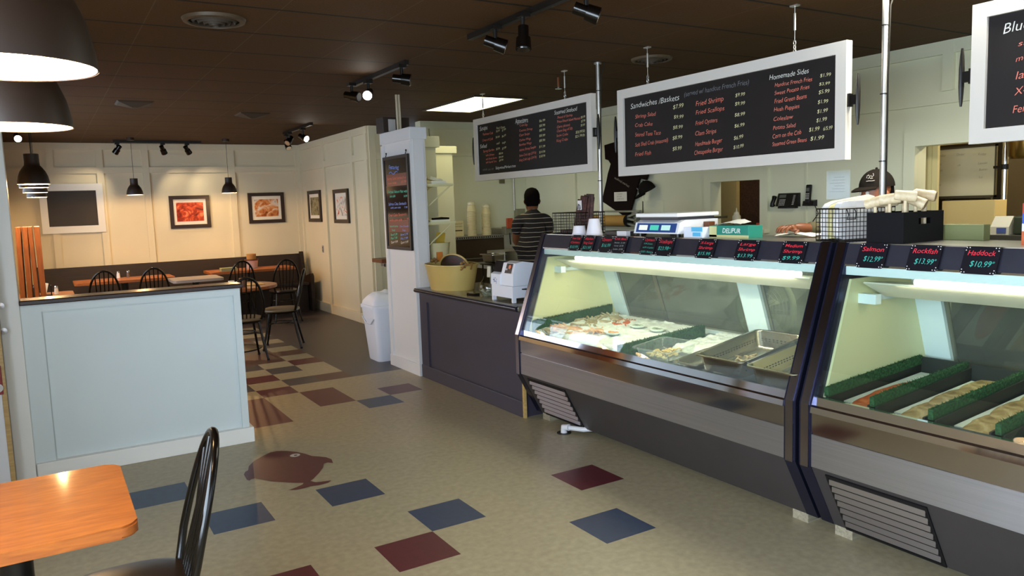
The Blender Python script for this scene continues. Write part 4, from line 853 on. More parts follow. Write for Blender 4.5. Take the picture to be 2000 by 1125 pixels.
def grass_strip(lab, x0, x1, y, z_off, h, w_=.03, n=420, grp='green plastic grass dividers'):
    o = MB(); o.prism([(x0, y-w_/2, bedz(x0)+z_off), (x1, y-w_/2, bedz(x1)+z_off), (x1, y-w_/2, bedz(x1)+z_off+h*.9), (x0, y-w_/2, bedz(x0)+z_off+h*.9)], (0, w_, 0))
    q = o.build('grass_divider', grass_m); tag(q, lab, 'divider', grp)
    mb = MB()
    for k in range(n):
        x = x0+(x1-x0)*random.random(); yy = y+(random.random()-.5)*w_; z = bedz(x)+z_off+h*.82; a = random.random()*6.28
        dx, dy = .004*math.cos(a), .004*math.sin(a); tip = (x+random.uniform(-.012, .012), yy+random.uniform(-.014, .014), z+h*.16+random.random()*.006)
        mb.bm.faces.new([mb.bm.verts.new(p) for p in ((x-dx, yy-dy, z), (x+dx, yy+dy, z), tip)])
    t = mb.build('grass_blades', grass_m, q); t['kind'] = 'stuff'
grass_strip('green grass divider along the left end wall of the left case', 2.99, 3.72, 4.655, .0, .125, .02)
grass_strip('green grass divider right of the crab ice in the left case', 2.95, 3.66, 3.63, .006, .085, .035)
crab_m = ramp_mat('crab_shell', [(.3, '#a8683a'), (.5, '#d29a62'), (.7, '#e6c79a')], 18, .4, 4, .5)
crab_d = ramp_mat('crab_shell_grey', [(.3, '#7d6c52'), (.5, '#a89a78'), (.7, '#c9bea0')], 18, .45, 4, .5)
def crab(lab, x, y, s, rz, m):
    z = bedz(x)+.058
    o = thing('crab', lab, 'crab', (0, 0, 0), 'whole crabs and crab clusters on the ice')
    mb = MB(); mb.loft([[(.075*s*math.cos(t)*k, .05*s*math.sin(t)*k*(1 if math.sin(t) > 0 else .8), .004+.03*s*math.sqrt(max(0, 1-k*k))) for t in [2*math.pi*j/28 for j in range(28)]] for k in (1, .93, .75, .5, .2)]); mb.build('shell', m, o, True)
    for sd in (-1, 1):
        for k in range(4):
            a = -.5+.42*k; mb = MB(); mb.tube([(sd*.06*s, (-.02+.015*k)*s, .008), (sd*(.11+.01*k)*s, (-.04+.035*k)*s, .028*s), (sd*(.15-.01*k)*s, (-.07+.05*k)*s, .004)], [.008*s, .007*s, .003*s], 6); mb.build('leg', m, o, True)
        mb = MB(); mb.tube([(sd*.055*s, .035*s, .01), (sd*.10*s, .08*s, .015), (sd*.06*s, .125*s, .012), (sd*.02*s, .13*s, .01)], [.009*s, .012*s, .015*s, .004*s], 8); mb.build('claw', m, o, True)
    o.location = (x, y, z-.012); o.rotation_euler = (0, -.07, rz); o.scale = (.98, .98, .72)
crab('grey-brown crab lying nearest the front left corner of the ice', 3.08, 4.42, .95, 2.2, crab_d)
crab('large orange crab left of centre on the ice', 3.17, 4.40, 1.15, 1.9, crab_m)
crab('orange crab cluster in the middle of the ice', 3.22, 4.2, 1.1, -2.6, crab_m)
crab('brown crab behind the large orange one on the ice', 3.38, 4.46, 1.1, .7, crab_d)
crab('dark crab farthest back on the ice', 3.58, 4.42, 1.15, 1.2, crab_d)
crab('small red-orange crab claw pile near the oval dishes', 3.52, 4.24, .7, .4, mat('crab_red', '#c2602f', .4))
white_dish = mat('dish_white', '#e3ebe2', .3); shell_m = ramp_mat('oyster_shell', [(.3, '#4d5a4c'), (.5, '#93a08c'), (.7, '#d5ddcf')], 30, .5)
def oval_dish(lab, x, y, m):
    z = bedz(x)+.06
    o = thing('oval_dish', lab, 'dish', (x, y, z), 'white oval dishes on the ice')
    mb = MB(); mb.lathe([(.001, 0), (.045, 0), (.07, .016), (.072, .018), (.066, .018), (.043, .005), (.001, .004)], (x, y, z), 32, .72, 1); mb.build('plate', white_dish, o, True)
    mb = MB()
    for k in range(9): a = k*.7; mb.ball((x+.02*math.cos(a)*(k % 3)/2, y+.032*math.sin(a)*(k % 3)/2, z+.012), (.014, .018, .009), 8)
    mb.build('shellfish', m, o, True)
oval_dish('white oval dish of pink shellfish, nearest the front of the ice', 3.20, 4.0, crab_m)
oval_dish('white oval dish of grey oysters, back left of the pair', 3.44, 4.03, shell_m)
oval_dish('white oval dish of grey oysters, beside the green divider', 3.44, 3.83, shell_m)
pan_m = mat('pan_steel', '#b9b5a4', .26, 1, noise_s=6, noise_a=.06)
def pan(lab, p, sx, sy, h, tilt, rz, m, fill=None, holes=True, name='steel_pan', grp='steel pans in the left case'):
    """rectangular pan, rim centre at p (local x = depth)"""
    o = thing(name, lab, 'pan', p, grp)
    def rr(a, b, z, r=.035, n=6):
        pts = []
        for cx, cy, t0 in [(a-r, b-r, 0), (-a+r, b-r, 90), (-a+r, -b+r, 180), (a-r, -b+r, 270)]:
            for k in range(n): t = R(t0+90*k/(n-1)); pts.append(Vector((cx+r*math.cos(t), cy+r*math.sin(t), z)))
        return pts
    M = Matrix.Translation(p) @ Matrix.Rotation(rz, 4, 'Z') @ Matrix.Rotation(-tilt, 4, 'Y')
    a, b = sx/2, sy/2
    mb = MB(); mb.loft([rr(a, b, -.006), rr(a, b, 0), rr(a-.014, b-.014, 0), rr(a-.018, b-.018, -.006), rr(a-.026, b-.026, -h+.015), rr(a-.04, b-.04, -h)], cap=False)
    vs = mb.bm.verts[:]; mb.bm.faces.new(vs[-24:]); mb.xf(M); mb.build('pan_body', m, o, 50)
    if holes:
        mb = MB()
        for sd in (-1, 1):
            for k in range(20):
                for rr_ in range(2): mb.box((-a*.8+1.6*a*k/19, sd*(b-.0245+.0), -h*.45-.012*rr_), (.006, .002, .005))
        for sd in (-1, 1):
            for k in range(10):
                for rr_ in range(2): mb.box((sd*(a-.0245), -b*.7+1.4*b*k/9, -h*.45-.012*rr_), (.002, .006, .005))
        mb.xf(M); q = mb.build('perforations', mat('hole_dark', '#1e1a12', .8), o); q['kind'] = 'stuff'
    if fill:
        fm, n, sz, zone, nm = fill
        mb = MB()
        for k in range(n):
            u = random.gauss(zone[0], zone[2]); v = random.gauss(zone[1], zone[2]*.7); u = max(-a+.06, min(a-.06, u)); v = max(-b+.06, min(b-.06, v)); s_ = sz*random.uniform(.7, 1.2)
            t = random.random()*6.28
            c = Vector((u, v, -h+s_*.5+random.random()*.015)); mb.tube([c+Vector((s_*math.cos(t+w_), s_*math.sin(t+w_), .2*s_*w_)) for w_ in (-1.2, -.5, .2, .9, 1.5)], [s_*.25, s_*.42, s_*.42, s_*.32, s_*.12], 6)
        mb.xf(M); q = mb.build(nm, fm, o, True); q['kind'] = 'stuff'
    return o
shr = ramp_mat('shrimp_grey', [(.3, '#6b5a3c'), (.5, '#a08e66'), (.7, '#c9bb92')], 40, .4)
pan('large perforated steel pan of shrimp in the centre of the case', (3.165, 2.80, .808), .53, .325, .10, .14, .05, pan_m, (shr, 46, .022, (-.05, 0, .09), 'shrimp'))
pan('perforated steel pan of shrimp against the right end of the case', (3.165, 2.462, .803), .53, .30, .10, .14, .03, pan_m, (shr, 34, .022, (-.14, -.02, .05), 'shrimp'))
pan('narrow steel pan half hidden behind the large perforated pan', (3.39, 3.08, .75), .30, .165, .06, .1, .05, pan_m, (shr, 16, .02, (0, 0, .05), 'shrimp'), False)
pan('empty shallow steel pan between the clear tub and the large pan', (3.09, 3.07, .715), .32, .18, .05, .1, .1, pan_m, None, False)
scal = ramp_mat('scallop_cream', [(.3, '#c7a258'), (.5, '#e0c684'), (.7, '#f0e0b0')], 30, .35)
pan('clear plastic tub of scallops by the green divider', (3.105, 3.385, .735), .30, .30, .065, .09, .1, glass('clear_plastic', (.92, .95, .9), 1, .05, .3), (scal, 60, .016, (-.02, 0, .055), 'scallops'), False, 'clear_tub')
# contents of the right case
tray_m = mat('dark_tray', '#0b170d', .6)
def fish_tray(lab, flab, y, fm, n):
    o = thing('fish_tray', lab, 'tray', (3.35, y, .66), 'dark trays with green grass edges')
    x0, x1, w_ = 2.955, 3.70, .205
    mb = MB(); mb.prism([(x0, y-w_/2, bedz(x0)), (x1, y-w_/2, bedz(x1)), (x1, y-w_/2, bedz(x1)+.01), (x0, y-w_/2, bedz(x0)+.01)], (0, w_, 0))
    mb.prism([(x1-.015, y-w_/2, bedz(x1)), (x1, y-w_/2, bedz(x1)), (x1, y-w_/2, bedz(x1)+.09), (x1-.015, y-w_/2, bedz(x1)+.09)], (0, w_, 0))
    for s in (-1, 1): mb.prism([(x0, y+s*w_/2-.004, bedz(x0)), (x1, y+s*w_/2-.004, bedz(x1)), (x1, y+s*w_/2-.004, bedz(x1)+.075), (x0, y+s*w_/2-.004, bedz(x0)+.06)], (0, .008, 0))
    mb.build('tray_body', tray_m, o)
    mb = MB(); mb.prism([(x0+.10, y-.085, bedz(x0)+.018), (x1-.04, y-.085, bedz(x1)+.011), (x1-.04, y-.085, bedz(x1)+.018), (x0+.10, y-.085, bedz(x0)+.025)], (0, .17, 0)); mb.build('liner_paper', mat('tray_paper', '#d8ded2', .5), o)
    for k in range(n):
        x = x0+.22+.42*k/max(1, n-1) if n > 1 else x0+.34; yy = y-.01+.012*(k % 2)
        q = thing('fish_fillet', flab[k], 'fish', (x, yy, bedz(x)+.02), 'raw fish fillets in the right case')
        mb = MB(); L_, W_ = (.28 if n == 1 else .17), .078; rings = []
        for t in range(13):
            u = t/12; hw = W_*(math.sin(math.pi*min(.98, u*.85+.1))**.6); hh = .007*(math.sin(math.pi*min(.97, u*.8+.15))**.8)
            xx = x-L_+2*L_*u
            rings.append([(xx+.01*math.cos(a), yy+hw*math.cos(a)+.01*noise.noise((u*5, a, k)), bedz(xx)+.019+hh*max(0, math.sin(a))+.008*max(0, k*.3)*(1 if math.sin(a) > 0 else 0)) for a in [2*math.pi*j/16 for j in range(16)]])
        mb.loft(rings); mb.build('flesh', fm, q, True)
salm = ramp_mat('salmon_flesh', [(.3, '#b4461a'), (.5, '#d4662e'), (.7, '#e08a52')], 9, .35, 3, 3)
wfish = ramp_mat('white_fish_flesh', [(.3, '#8d744a'), (.5, '#b89d6c'), (.7, '#d6c295')], 8, .35, 3, 3)
fish_tray('dark tray with the salmon fillet, leftmost in the right case', ['orange salmon fillet in the leftmost tray of the right case'], 2.073, salm, 1)
fish_tray('dark tray of pale rockfish, second from the left in the right case', ['pale fillet at the front of the second tray', 'pale fillet in the middle of the second tray', 'pale fillet at the back of the second tray'], 1.83, wfish, 3)
fish_tray('dark tray of pale haddock, third from the left in the right case', ['pale fillet at the front of the third tray', 'pale fillet in the middle of the third tray', 'pale fillet at the back of the third tray'], 1.575, wfish, 3)
fish_tray('dark tray of fish at the right edge of the photo', ['pale fillet at the front of the tray by the photo edge', 'pale fillet behind the front one by the photo edge'], 1.32, wfish, 2)
for k, y in enumerate((2.180, 1.957, 1.702, 1.447)):
    grass_strip(['green grass edge along the left wall of the right case', 'green grass edge between the salmon and the second tray', 'green grass edge between the second and third trays', 'green grass edge right of the third tray'][k], 2.96, 3.69, y, .055, .045, .022, 420, 'green grass edges in the right case')

# price tags along the top band
tag_m = mat('tag_black', '#14121a', .35); red_c = mat('red_marker', '#e0303f', .5, emit=srgb('#e0303f'), estr=.0); teal_c = mat('teal_marker', '#3fae9c', .5); dots = mat('tag_dot', '#d8d4d0', .4)
def price_tag(lab, y, w_, lines):
    o = thing('price_tag', lab, 'price tag', (3.10, y, 1.26), 'black price tags along the tops of the cases')
    B = Vector((3.086, y, 1.262)); up = Vector((.045, 0, .105)); up.normalize(); rt = Vector((0, -1, 0)); nrm = rt.cross(up); h = .114
    if nrm.x > 0: nrm = -nrm
    c = .008; W = w_/2
    P = lambda u, v, d=0: B+rt*u+up*v+nrm*d
    mb = MB(); mb.prism([P(-W+c, 0), P(W-c, 0), P(W, c), P(W, h-c), P(W-c, h), P(-W+c, h), P(-W, h-c), P(-W, c)], nrm*.003); mb.build('card', tag_m, o)
    mb = MB()
    for sx in (-1, 1):
        for v, du in ((.006, .008), (h-.006, .008)):
            for a, b in ((W-.007, v), (W-.018, v), (W-.006, v+(.011 if v < .05 else -.011))):
                q = P(sx*a, b, .003); mb.cyl(q, q+nrm*.0012, .0022, n=8)
    mb.build('corner_dots', dots, o)
    for col, nm in (('r', 'red_lettering'), ('t', 'teal_lettering'), ('w', 'grey_lettering')):
        mb = MB(); k = 0
        for cc, t, u, v, hh, ww in lines:
            if cc == col: write(mb, t, P(u*w_, v, .0036), rt, up, hh, ww*w_ if ww else None, align='c', off=.004 if col == 'r' else -.004); k = 1
        if k: mb.build(nm, {'r': red_c, 't': teal_c, 'w': mat('grey_marker', '#9aa6a6', .5)}[col], o)
        else: mb.bm.free()
def two(a, b, p): return [('r', a, 0, .082, .016, .72), ('r', b, 0, .053, .016, .78), ('t', p, 0, .018, .019, .7)]
def one(a, p): return [('r', a, .0, .077, .021, .78), ('t', p, .04, .030, .024, .60), ('t', 'LB', .36, .046, .007, .12)]
price_tag('price tag reading Snow Crab Clusters, leftmost of the row', 4.27, .128, two('Snow Crab', 'Clusters', '$10.99'))
price_tag('price tag reading Alaskan King Crab', 4.125, .125, two('Alaskan', 'King Crab', '$21.99'))
price_tag('price tag reading Oysters $16.99, left of the crab meat tag', 3.935, .125, [('r', 'Oysters', 0, .078, .02, .75), ('t', '$16.99', .05, .038, .022, .7)])
price_tag('price tag reading Crab Meat with small grey lines', 3.80, .135, [('r', 'Crab Meat', 0, .088, .016, .82), ('w', 'Backfin  21.98', 0, .065, .009, .75), ('w', 'Lump  25.98', 0, .045, .009, .65), ('w', 'Jumbo  29.98', 0, .022, .010, .7)])
price_tag('price tag reading Oysters with three prices, left of scallops', 3.53, .128, [('r', 'Oysters', .03, .088, .016, .65), ('t', '9.99 Dozen', -.02, .066, .010, .6), ('t', '14.99 1/2 gallon', .04, .042, .010, .75), ('t', '50.00 1 Bushel', 0, .014, .012, .8)])
price_tag('price tag reading Scallops $23.98', 3.385, .135, [('r', 'Scallops', 0, .078, .022, .82), ('t', '$23.98', -.05, .036, .022, .65), ('t', 'LB', .34, .046, .007, .12)])
price_tag('price tag reading X-Large Shrimp', 3.06, .132, two('X-Large', 'Shrimp', '$15.99'))
price_tag('price tag reading Large Shrimp', 2.772, .142, two('Large', 'Shrimp', '$13.99'))
price_tag('price tag reading Medium Shrimp', 2.485, .142, two('Medium', 'Shrimp', '$9.99'))
price_tag('price tag reading Salmon, leftmost on the right case', 2.066, .132, one('Salmon', '$12.99'))
price_tag('price tag reading Rockfish', 1.832, .134, one('Rockfish', '$13.99'))
price_tag('price tag reading Haddock, nearest the photo edge', 1.607, .134, one('Haddock', '$10.99'))

def fan():
    c = Vector((4.22, 3.60, .82))
    o = thing('floor_fan', 'round pale fan seen through the rear doors of the left case', 'fan', (c.x, c.y, 0))
    fm = mat('fan_cream', '#cfcba8', .4)
    ring = lambda r, dx=0: [(c.x+dx, c.y+r*math.cos(t), c.z+r*math.sin(t)) for t in [2*math.pi*k/40 for k in range(40)]]
    mb = MB(); mb.tube(ring(.235), .022, 8, True); mb.build('rim', fm, o, 60)
    mb = MB()
    for r in (.20, .17, .14, .11, .08): mb.tube(ring(r, -.02), .0025, 5, True)
    for k in range(12): t = 2*math.pi*k/12; mb.cyl((c.x-.02, c.y+.05*math.cos(t), c.z+.05*math.sin(t)), (c.x-.01, c.y+.225*math.cos(t), c.z+.225*math.sin(t)), .0025, n=5)
    mb.build('guard', fm, o, 60)
    mb = MB(); mb.cyl(c-Vector((.04, 0, 0)), c+Vector((.1, 0, 0)), .05, n=20); mb.build('motor', fm, o, 40)
    for k in range(4):
        t = math.pi/2*k; mb = MB(); d = Vector((0, math.cos(t), math.sin(t))); e = Vector((0, -math.sin(t), math.cos(t)))
        mb.prism([c+d*.05-e*.02, c+d*.19-e*.07+Vector((.03, 0, 0)), c+d*.20+e*.03, c+d*.05+e*.03], (.004, 0, 0)); mb.build('blade', mat('fan_blade', '#a8a68a', .4), o)
    mb = MB(); mb.cyl((c.x+.06, c.y, .04), (c.x+.06, c.y, c.z), .02, n=12); mb.build('stand', fm, o, 40)
    mb = MB(); mb.lathe([(.001, .05), (.05, .05), (.2, .02), (.2, 0), (.001, 0)], (c.x+.06, c.y, 0), 28); mb.build('base', fm, o, 40)
fan()
# ------------------------------------------------------------------ menu boards, poles
slate = mat('menu_slate', '#1f1a19', .6, 0, .25, noise_s=4, noise_a=.12)
CH = {'w': mat('chalk_white', '#dcdad2', .8), 'r': mat('chalk_orange', '#e07a66', .8), 'y': mat('chalk_yellow', '#d6cf9e', .8), 'g': mat('chalk_grey', '#6d7074', .8), 'b': mat('marker_blue', '#7d9bf0', .5), 't': mat('marker_teal', '#4fd0b0', .5)}
CN = {'w': 'white_lettering', 'r': 'orange_lettering', 'y': 'yellow_lettering', 'g': 'grey_lettering', 'b': 'blue_lettering', 't': 'teal_lettering'}
XB = 3.775
def letter_lines(o, lines, xp, off):
    by = {}
    for c, t, y, z, w_, rise, h in lines:
        mb = by.setdefault(c, MB()); write(mb, t, (xp, y, z), (0, -1, 0), (0, 0, 1), h*.86, w_, rise, off)
    for c, mb in by.items(): mb.build(CN[c], CH[c], o)
def cleat(o, y, z, s):
    mb = MB(); mb.box((XB+.01, y+s*.008, z), (.03, .016, .07)); mb.box((XB+.01, y+s*.03, z), (.02, .04, .05))
    mb.loft([[(XB+.01+r*math.cos(a), y+s*.055+r*.8*math.sin(a), z+dz) for a in [2*math.pi*k/10 for k in range(10)]] for dz, r in ((-.135, .006), (-.1, .011), (-.04, .015), (.04, .015), (.1, .011), (.135, .006))])
    mb.build('cleat', black_metal, o, True)
def hanger(o, y, ztop):
    mb = MB(); mb.cyl((XB+.02, y, CEIL), (XB+.02, y, CEIL-.045), .003, n=6); mb.box((XB+.02, y, CEIL-.004), (.03, .05, .008))
    mb.cyl((XB+.02, y, CEIL-.045), (XB+.02, y, CEIL-.14), .007, n=8)
    z = CEIL-.14
    mb.cyl((XB+.02, y, z), (XB+.02, y, ztop+.06), .002, n=6)
    for k in range(3):
        c = Vector((XB+.02, y, ztop+.055-.024*k)); e = (1, 0) if k % 2 else (0, 1)
        mb.tube([c+Vector((e[0]*.008*math.cos(a), e[1]*.008*math.cos(a), .016*math.sin(a))) for a in [2*math.pi*j/12 for j in range(12)]], .0025, 6, True)
    mb.build('hanging_hook', mat('hook_bright', '#d5d2ca', .3, .8), o, 60)
def menu_board(lab, y0, y1, z0, z1, lines, hooks, fw=.066, cl=(1, 1)):
    o = thing('menu_board', lab, 'menu board', (XB+.02, (y0+y1)/2, z0), 'hanging white-framed menu boards')
    mb = MB(); x0, x1 = XB-.016, XB+.034
    def pr(pts): mb.prism([(x0, a, b) for a, b in pts], (x1-x0, 0, 0))
    pr([(y0, z0), (y1, z0), (y1-fw, z0+fw), (y0+fw, z0+fw)]); pr([(y0, z1), (y1, z1), (y1-fw, z1-fw), (y0+fw, z1-fw)])
    pr([(y0, z0), (y0, z1), (y0+fw, z1-fw), (y0+fw, z0+fw)]); pr([(y1, z0), (y1, z1), (y1-fw, z1-fw), (y1-fw, z0+fw)])
    mb.build('frame', mat('board_frame_white', '#cdc6bd', .45), o)
    mb = MB(); mb.bx(XB+.001, XB+.02, y0+fw-.005, y1-fw+.005, z0+fw-.005, z1-fw+.005); mb.build('slate', slate, o)
    letter_lines(o, lines, XB, -.006)
    if cl[0]: cleat(o, y1, (z0+z1)/2, 1)
    if cl[1]: cleat(o, y0, (z0+z1)/2, -1)
    for y in hooks: hanger(o, y, z1)
    return o
menu_board('menu board headed Soups, Appetizers and Steamed Seafood', 4.914, 6.836, 1.828, 2.433, B1, (5.31, 6.69), .06)
menu_board('menu board headed Sandwiches / Baskets and Homemade Sides', 2.668, 4.593, 1.772, 2.405, B2, (4.29, 3.03))
menu_board('menu board with large Blue Crabs heading at the right photo edge', .09, 2.015, 1.80, 2.434, B3, (1.72, .4))
pole_m = galv
def pole(x, y, lab):
    o = thing('support_pole', lab, 'pole', (x, y, 0), 'galvanised support poles')
    mb = MB(); mb.cyl((x, y, 0), (x, y, CEIL), .0155, n=20); mb.build('tube', pole_m, o, 40)
    mb = MB(); mb.cyl((x, y, CEIL-.012), (x, y, CEIL), .03, n=20); mb.build('ceiling_flange', pole_m, o)
    mb = MB(); mb.tube([(x+.03, y-.05, CEIL-.002), (x+.01, y-.022, CEIL-.12), (x+.004, y-.019, 2.2), (x+.004, y-.019, .9)], .004, 6)
    mb.build('cable', black_metal, o, 60)
    for z in (2.45, 2.1, 1.75):
        mb = MB(); mb.cyl((x, y, z), (x, y, z+.006), .020, n=16); mb.build('cable_tie', black_metal, o)
pole(3.835, 4.915, 'galvanised pole between the left and middle menu boards'); pole(3.845, 2.503, 'galvanised pole in front of the capped person')
o = thing('ceiling_pipes', 'pair of thin pale pipes rising from the white partition to the ceiling', 'pipe', (3.03, 7.0, 2.325))
for dx in (-.012, .014): mb = MB(); mb.cyl((3.035+dx, 7.0, 2.325), (3.032+dx, 7.0, CEIL), .011, n=14); mb.build('pipe', mat('pale_pipe', '#c2b59a', .4), o, 40)
mb = MB(); mb.bx(2.92, 3.2, 7.12, 7.3, 2.325, 2.47, .004); q = mb.build('junction_box', mat('box_dark_brown', '#2a1a12', .5)); tag(q, 'dark brown box with a white paper on top of the white partition', 'box')
mb = MB(); mb.bx(2.975, 3.05, 7.117, 7.12, 2.335, 2.45); mb.build('paper_note', mat('grey_paper', '#b9b7b4', .7), q)
o = thing('fire_sprinkler', 'small copper sprinkler head behind the left menu board', 'sprinkler', (3.95, 5.62, 2.5))
mb = MB(); mb.cyl((3.95, 5.62, CEIL), (3.95, 5.62, 2.58), .012, n=10); mb.build('drop_pipe', mat('copper', '#7a4a2e', .4, .6), o)
mb = MB(); mb.cyl((3.95, 5.62, 2.585), (3.95, 5.62, 2.572), .03, n=14); mb.build('deflector', chrome, o)

# lit board on the partition
def lit_board():
    y0, y1, z0, z1 = 6.61, 7.205, 1.19, 2.085
    o = thing('marker_board', 'tall black marker board headed Featuring on the white partition', 'menu board', (2.95, (y0+y1)/2, z0))
    fw = .03; x0, x1 = 2.93, 2.952
    mb = MB()
    for q in [(y0, y1, z0, z0+fw), (y0, y1, z1-fw, z1), (y0, y0+fw, z0+fw, z1-fw), (y1-fw, y1, z0+fw, z1-fw)]: mb.bx(x0, x1+.0, q[0], q[1], q[2], q[3])
    mb.build('frame', mat('marker_board_frame', '#17100e', .35), o)
    mb = MB(); mb.bx(2.937, 2.95, y0+fw-.004, y1-fw+.004, z0+fw-.004, z1-fw+.004); mb.build('panel', mat('marker_board_glass', '#231614', .08, 0, .6), o)
    for a, b in ((1.80, 1.915), (1.36, 1.475)):
        mb = MB(); mb.bx(2.9362, 2.9372, y0+.05, y1-.07, a, b); mb.build('red_glow_band', mat('painted_board_glow', '#6b2a20', .3), o)  # reddish glow reflecting on the board, painted as flat coloured bands
    letter_lines(o, B4, 2.9355, .004)
    mb = MB(); mb.tube([(2.9345, 7.06-.2*t, 1.925+.012*math.sin(t*9)) for t in [k/20 for k in range(21)]], .004, 6); mb.build('underline', CH['b'], o)
    for y in (y0+.06, y1-.06):
        mb = MB(); mb.cyl((2.94, y, z1), (2.95, y, z1+.03), .004, n=8); mb.ball((2.948, y, z1+.035), .008, 10); mb.build('hanging_pin', black_metal, o)
lit_board()
# wall shelves on the kitchen side of the partition
def wire_shelf(z, lab):
    o = thing('wall_shelf', lab, 'shelf', (3.28, 6.95, z), 'wall shelves behind the white partition')
    mb = MB(); mb.bx(3.11, 3.42, 6.64, 7.28, z, z+.016); mb.build('board', mat('shelf_cream', '#ded8a8', .5), o)
    for y in (6.66, 7.1):
        mb = MB(); mb.tube([(3.112, y, z-.22), (3.38, y, z-.01)], .007, 6); mb.tube([(3.115, y, z), (3.115, y, z-.24)], .007, 6); mb.tube([(3.115, y, z-.006), (3.41, y, z-.006)], .006, 6); mb.build('bracket', mat('shelf_cream', '#ded8a8', .5), o)
wire_shelf(1.79, 'upper cream wall shelf behind the white partition'); wire_shelf(1.43, 'lower cream wall shelf behind the white partition')
def stack_box(name, lab, cat, x0, x1, y0, y1, z0, z1, m, bev=.004, group=None):
    mb = MB(); mb.bx(x0, x1, y0, y1, z0, z1, bev); q = mb.build(name, m); tag(q, lab, cat, group); return q
paper_w = mat('paper_white', '#e6e2c8', .8)
stack_box('paper_stack', 'paper stack on the upper shelf behind the partition', 'papers', 3.2, 3.36, 6.68, 6.95, 1.806, 1.835, paper_w, 0)
mb = MB()
for k in range(9): mb.box((3.28+.02*random.random(), 6.78+.03*k, 1.852+.003*k), (.15, .02, .03), (random.uniform(-.6, .6), .2, random.random()))
q = mb.build('crumpled_bags', paper_w); tag(q, 'crumpled cream paper bags on the upper shelf', 'bags', kind='stuff')
stack_box('paper_stack', 'pile of white papers on the lower shelf behind the partition', 'papers', 3.17, 3.38, 6.68, 6.95, 1.446, 1.465, paper_w, 0)
mb = MB(); mb.tube([(3.2, 6.7, 1.475), (3.3, 6.72, 1.48), (3.38, 6.7, 1.476)], [.012, .015, .012], 8); q = mb.build('black_clip', black_metal, smooth=True); tag(q, 'black clip on the papers of the lower shelf', 'clip')
o = thing('cream_bucket', 'cream paper bucket with a yellow folder behind the partition', 'bucket', (3.27, 6.75, 1.02))
mb = MB(); mb.lathe([(.001, 0), (.09, 0), (.12, .22), (.125, .225), (.115, .22), (.085, .005)], (3.27, 6.75, 1.02), 28); mb.build('bucket_wall', mat('bucket_cream', '#d9cfa0', .5), o, True)
mb = MB(); mb.box((3.30, 6.76, 1.24), (.1, .01, .2), (.1, .1, .2)); mb.build('folder', mat('folder_yellow', '#c9a83a', .6), o)
mb = MB(); mb.bx(3.2, 3.26, 6.632, 6.64, 1.06, 1.16); mb.build('orange_label', mat('label_orange2', '#d07a2a', .6), o)
stack_box('counter_riser', 'plain box under the cream bucket on the order counter', 'box', 3.16, 3.38, 6.66, 6.86, CT, 1.02, mat('riser_cream', '#c9bf92', .6))

# ------------------------------------------------------------------ back bar against the kitchen far wall
def back_bar():
    o = thing('drink_station', 'dark drink station cabinet with a steel top against the kitchen far wall', 'cabinet', (4.75, 8.75, 0))
    mb = MB(); mb.bx(4.25, 5.06, 8.5, 9.02, .1, 1.17); mb.build('cabinet', mat('station_dark', '#3a2c1c', .4, .3, noise_s=4, noise_a=.2), o)
    mb = MB(); mb.bx(4.23, 5.08, 8.48, 9.02, 1.17, 1.205, .004)
    mb.build('steel_top', steel, o)
    mb = MB()
    for k in range(26): mb.box((4.26+.031*k, 8.478, 1.188), (.012, .006, .02))
    mb.build('top_perforations', mat('hole_dark', '#1e1a12', .8), o)
    mb = MB(); mb.tube([(4.3, 8.44, .93), (4.95, 8.44, .93)], .009, 8)
    for x in (4.32, 4.62, 4.93): mb.tube([(x, 8.5, .93), (x, 8.44, .93)], .006, 6)
    mb.build('rail', steel, o, 60)
back_bar()
cup_m = mat('cup_kraft', '#cfc49a', .5)
def cup_stack(lab, x, y, n):
    for k in range(n):
        mb = MB(); z = 1.205+.019*k; mb.lathe([(.062, z), (.064, z+.004), (.060, z+.008), (.046, z+.085), (.001, z+.087)], (x, y, 0), 20); q = mb.build('kraft_cup', cup_m, smooth=True); tag(q, 'upturned kraft cup in the %s on the drink station' % lab, 'cup', 'kraft cups in the ' + lab)
    mb = MB(); z = 1.205+.019*n+.07; mb.lathe([(.05, z), (.05, z+.02), (.035, z+.035), (.001, z+.04)], (x, y, 0), 18); q = mb.build('cup_lid', mat('lid_cream', '#d9d2b4', .4), smooth=True); tag(q, 'pale lid on top of the %s of kraft cups' % lab, 'lid')
cup_stack('taller stack', 4.70, 8.68, 17); cup_stack('shorter stack', 4.90, 8.66, 15)
q = stack_box('sign_card', 'cream lettered card beside the cup stacks', 'sign', 4.43, 4.59, 8.7, 8.72, 1.205, 1.40, mat('card_cream', '#d8cfa4', .7), 0)
mb = MB(); 
for t_, z in (('Bottled', 1.355), ('Beverages', 1.325)): write(mb, t_, (4.45, 8.698, z), (1, 0, 0), (0, 0, 1), .018, .12)
mb.bx(4.45, 4.57, 8.698, 8.6995, 1.27, 1.285); mb.build('lettering', mat('ink_brown', '#4a3a22', .7), q)
